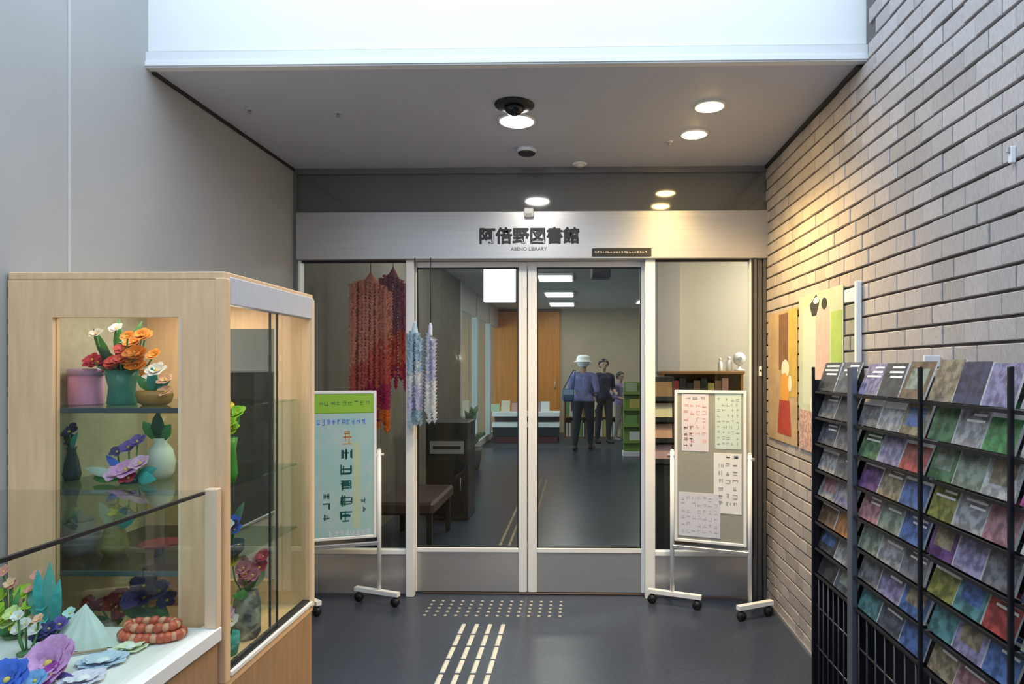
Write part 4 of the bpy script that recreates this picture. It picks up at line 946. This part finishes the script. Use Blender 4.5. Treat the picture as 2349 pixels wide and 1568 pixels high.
# potted plant by the window
p = atY(1079, 0, 9.2)
t = thing('potted_plant', 'bushy potted plant standing at the end of inner wall', 'plant', (p.x, 9.2, 0))
MB().lathe([(.10, 0), (.13, .02), (.16, .26), (.17, .30), (.15, .30), (.14, .27)], n=18).build('pot', mat('pot_grey', (.20, .22, .20), .6), t)
MB().lathe([(.142, .262), (.001, .268)], n=18, cap=False).build('soil', mat('soil', (.04, .03, .02), .9), t)
rn = random.Random(9)
for k in range(34):
    a = rn.uniform(0, 2 * PI); r = rn.uniform(.04, .20); z = rn.uniform(.45, .92); mb = MB()
    leafmesh(mb, (.02 * math.cos(a), .02 * math.sin(a), z - .14), (r * math.cos(a), r * math.sin(a), z + .02), .035, .2)
    mb.build('leaf', mat('plant_leaf', (.14, .22, .12), .5, var=.3, scale=20), t)
MB().tube([(0, 0, .26), (.01, 0, .5), (0, 0, .8)], .014, 6).build('trunk', M_brown, t)

# ------------------------------------------------------------------ people far inside the library
def capsule(mb, a, b, r0, r1, n=10, sx=1.0, sy=1.0):
    a, b = Vector(a), Vector(b); d = (b - a); L = max(d.length, 1e-5); d = d / L
    u = d.orthogonal().normalized(); q = d.cross(u); rings = []
    for i in range(5): an = -PI/2 + PI/2 * i / 4; rings.append((a + d * (r0 * math.sin(an)), r0 * math.cos(an)))
    for i in range(5): an = PI/2 * i / 4; rings.append((b + d * (r1 * math.sin(an)), r1 * math.cos(an)))
    vs = []; fs = []
    for c, r in rings:
        for k in range(n):
            an = 2 * PI * k / n; o = u * (r * math.cos(an)) + q * (r * math.sin(an)); o = Vector((o.x * sx, o.y * sy, o.z)); vs.append(c + o)
    for i in range(len(rings) - 1):
        for k in range(n):
            k2 = (k + 1) % n; fs.append((i * n + k, i * n + k2, (i + 1) * n + k2, (i + 1) * n + k))
    fs += [tuple(range(n - 1, -1, -1)), tuple((len(rings) - 1) * n + k for k in range(n))]
    mb.add(vs, fs, 0, True)
M_skin = mat('skin', (.55, .34, .25), .55)
def person(label, loc, rz, H, top, legs, shoes, hair, armL, armR, stepL=0., stepR=0., hat=None, turn=0., skirt=None, wide=1.0):
    """standing figure facing -Y; arm = (elbow offset, wrist offset) from the shoulder, x outward"""
    s = H / 1.62; V = lambda *c: Vector(c)
    segs = []                                     # (a, b, ra, rb, slot)   slots: 0 skin 1 top 2 legs 3 shoes
    S = segs.append
    S((V(-.055, 0, .90), V(.055, 0, .90), .105, .105, 2)); S((V(0, 0, .93), V(0, -.005, 1.06), .118, .115, 1))
    S((V(-.035, 0, 1.06), V(-.05, 0, 1.24), .10, .105, 1)); S((V(.035, 0, 1.06), V(.05, 0, 1.24), .10, .105, 1))
    S((V(-.11, 0, 1.30), V(.11, 0, 1.30), .072, .072, 1)); S((V(0, .008, 1.32), V(0, -.005, 1.43), .052, .048, 0))
    Rt = Matrix.Rotation(turn, 3, 'Z'); hc = V(0, -.012, 1.515)
    hd_ = lambda x, y, z: hc + Rt @ V(x, y, z)
    S((hd_(0, .012, .02), hd_(0, -.008, .022), .084, .080, 0)); S((hd_(0, -.020, -.030), hd_(0, -.026, -.066), .062, .040, 0))
    S((hd_(0, -.088, .000), hd_(0, -.098, -.022), .008, .013, 0))
    for e in (-1, 1): S((hd_(e * .078, .012, .012), hd_(e * .080, .016, -.018), .016, .012, 0))
    S((hd_(-.016, -.080, -.052), hd_(.016, -.080, -.052), .008, .008, 0))
    for sg_, (el, wr_), st_ in ((-1, armL, stepL), (1, armR, stepR)):
        sh = V(sg_ * .165, 0, 1.295); e = sh + V(sg_ * el[0], el[1], el[2]); wq = sh + V(sg_ * wr_[0], wr_[1], wr_[2])
        S((sh, e, .056, .044, 1)); S((e, e + (wq - e) * .5, .043, .039, 1)); S((e + (wq - e) * .45, wq, .036, .026, 0))
        d = (wq - e).normalized(); side = V(sg_ * -.3, -1, 0); side = (side - d * side.dot(d)).normalized(); nrm = d.cross(side)
        pc = wq + d * .045
        for o in (-.024, -.008, .008, .024): S((wq + side * o * .7 + d * .01, pc + side * o + d * .035, .015, .0125, 0))
        for o, ln in ((-.027, .055), (-.009, .066), (.009, .072), (.027, .062)):
            k0 = pc + side * o + d * .035; k1 = k0 + d * ln * .5 - nrm * sg_ * .008; k2 = k1 + d * ln * .42 - nrm * sg_ * .020
            S((k0, k1, .0098, .009, 0)); S((k1, k2, .009, .0078, 0))
        k0 = wq + side * .022 + d * .015; k1 = k0 + side * .030 + d * .028; S((k0, k1, .0125, .0105, 0)); S((k1, k1 + d * .03 + side * .004, .0102, .0085, 0))
        hp = V(sg_ * .085, 0, .86); kn = V(sg_ * .092, -.02 + st_ * .5, .475); an = V(sg_ * .095, .025 + st_, .085)
        S((hp, kn, .092, .060, 2)); S((kn, kn + (an - kn) * .35, .060, .058, 2)); S((kn + (an - kn) * .3, an + V(0, 0, .03), .058, .042, 2))
        S((an, an + V(0, .02, -.045), .036, .040, 3)); S((an + V(0, .0, -.042), an + V(sg_ * .015, -.135, -.055), .038, .030, 3))
    if skirt: S((V(0, 0, .90), V(0, 0, .66), .13, .17, 2))
    mb = MB()
    for a, b, r0, r1, sl in segs: capsule(mb, a, b, r0, r1)
    me = mb.mesh('tmp', M_skin); o = bpy.data.objects.new('person', me); COL.objects.link(o)
    md = o.modifiers.new('r', 'REMESH'); md.mode = 'VOXEL'; md.voxel_size = .0085; md.use_smooth_shade = True
    sm = o.modifiers.new('s', 'SMOOTH'); sm.factor = .5; sm.iterations = 2
    bpy.context.view_layer.update()
    nm = bpy.data.meshes.new_from_object(o.evaluated_get(bpy.context.evaluated_depsgraph_get()))
    o.modifiers.clear(); o.data = nm; bpy.data.meshes.remove(me)
    nm.materials.clear()
    for m in (M_skin, top, legs, shoes): nm.materials.append(m)
    n = len(nm.polygons); cc = np.empty(n * 3); nm.polygons.foreach_get('center', cc); cc = cc.reshape(-1, 3)
    best = np.full(n, 1e9); idx = np.zeros(n, dtype=np.int32)
    for a, b, r0, r1, sl in segs:
        a_, d = np.array(a), np.array(b - a); L2 = max(d @ d, 1e-9); tt = np.clip((cc - a_) @ d / L2, 0, 1)
        dist = np.linalg.norm(cc - (a_ + tt[:, None] * d), axis=1) - (r0 + (r1 - r0) * tt)
        k = dist < best; best[k] = dist[k]; idx[k] = sl
    idx[(idx == 2) & (cc[:, 2] > .865)] = 1; idx[(idx == 1) & (cc[:, 2] < .865) & (np.abs(cc[:, 0]) < .15)] = 2
    idx[(idx == 0) & (cc[:, 2] < .60) & (cc[:, 2] > .30)] = 2 if not skirt else 0
    nm.polygons.foreach_set('material_index', idx); nm.polygons.foreach_set('use_smooth', [True] * n); nm.update()
    o.name = 'person'; tag(o, label, 'person')
    # hair shell: upper and rear of the skull
    hb = MB(); nn, hh = 18, 10; vs = []; fs = []
    for i in range(hh + 1):
        for k in range(nn):
            az = 2 * PI * k / nn; front = -math.sin(az)            # +1 looks forward (-Y)
            low = -.25 + .78 * max(0, front) ** .8 - .75 * max(0, -front) ; el_ = PI/2 - (PI/2 - low) * i / hh
            v = V(.098 * math.cos(el_) * math.cos(az), .102 * math.cos(el_) * math.sin(az) + .006, .103 * math.sin(el_) + .022)
            vs.append(hd_(*v))
    for i in range(hh):
        for k in range(nn): fs.append((i * nn + k, (i + 1) * nn + k, (i + 1) * nn + (k + 1) % nn, i * nn + (k + 1) % nn))
    h_ = hb.add(vs, fs, 0, True).build('hair', hair, o); sd = h_.modifiers.new('t', 'SOLIDIFY'); sd.thickness = .012; sd.offset = -1
    for e in (-1, 1): MB().ball(hd_(e * .031, -.082, .008), .0085, 8).build('eye', M_black, o)
    if hat:
        MB().lathe([(.150, .030), (.148, .036), (.108, .058), (.104, .10), (.090, .135), (.05, .150), (.002, .152)], hd_(0, .004, 0), 22).build('hat', hat, o)
    o.location = loc; o.rotation_euler = (0, 0, rz); o.scale = (s * wide, s * wide, s)
    return o
fab = lambda n, c: mat('cloth_' + n, c, .85, var=.18, scale=25)
HB_, HW = mat('hair_black', (.012, .010, .010), .45), mat('hair_white', (.86, .86, .88), .6)
relaxed = ((.045, .02, -.26), (.035, -.06, -.49)); bent = ((.06, .05, -.25), (-.02, -.20, -.30))
pp = atZ(1338, 1031, 0)
person('person in white hat, lavender blue top and black trousers, walking away', (pp.x, pp.y, 0), PI - .25, 1.60, fab('lavender', (.24, .24, .50)), fab('black', (.014, .014, .018)), M_black, HW, bent, relaxed, -.10, .12, hat=mat('hat_white', (.92, .93, .95), .7), wide=1.16)
t = thing('shoulder_bag', 'blue shoulder bag at the side of white hatted person', 'bag', (pp.x - .26, pp.y - .13, .84))
MB().bbox((-.10, -.05, 0), (.10, .05, .22), .03).build('body', fab('bag_blue', (.05, .10, .24)), t)
MB().bbox((-.09, -.058, .12), (.09, -.046, .21), .01).build('flap', fab('bag_pale', (.30, .44, .62)), t)
MB().tube([(-.09, 0, .20), (-.01, .02, .36), (.09, .10, .545), (.12, .12, .54), (.10, .05, .36), (.09, .03, .20)], .010, 6).build('strap', fab('bag_blue', (0, 0, 0)), t)
pp = atZ(1384, 1016, 0)
person('person with dark hair in dark jacket and trousers beside white hatted person', (pp.x, pp.y, 0), .4, 1.58, fab('ink', (.03, .025, .05)), fab('brown_black', (.045, .032, .034)), M_black, HB_, relaxed, bent, .05, -.06, turn=-.2, wide=1.06)
pp = atZ(1422, 1010, 0)
person('short dark haired person in lavender top and beige trousers near lime tower', (pp.x, pp.y, 0), .9, 1.34, fab('mauve', (.26, .20, .38)), fab('beige', (.36, .33, .27)), fab('shoe_grey', (.3, .28, .3)), HB_, bent, relaxed, .03, -.04)
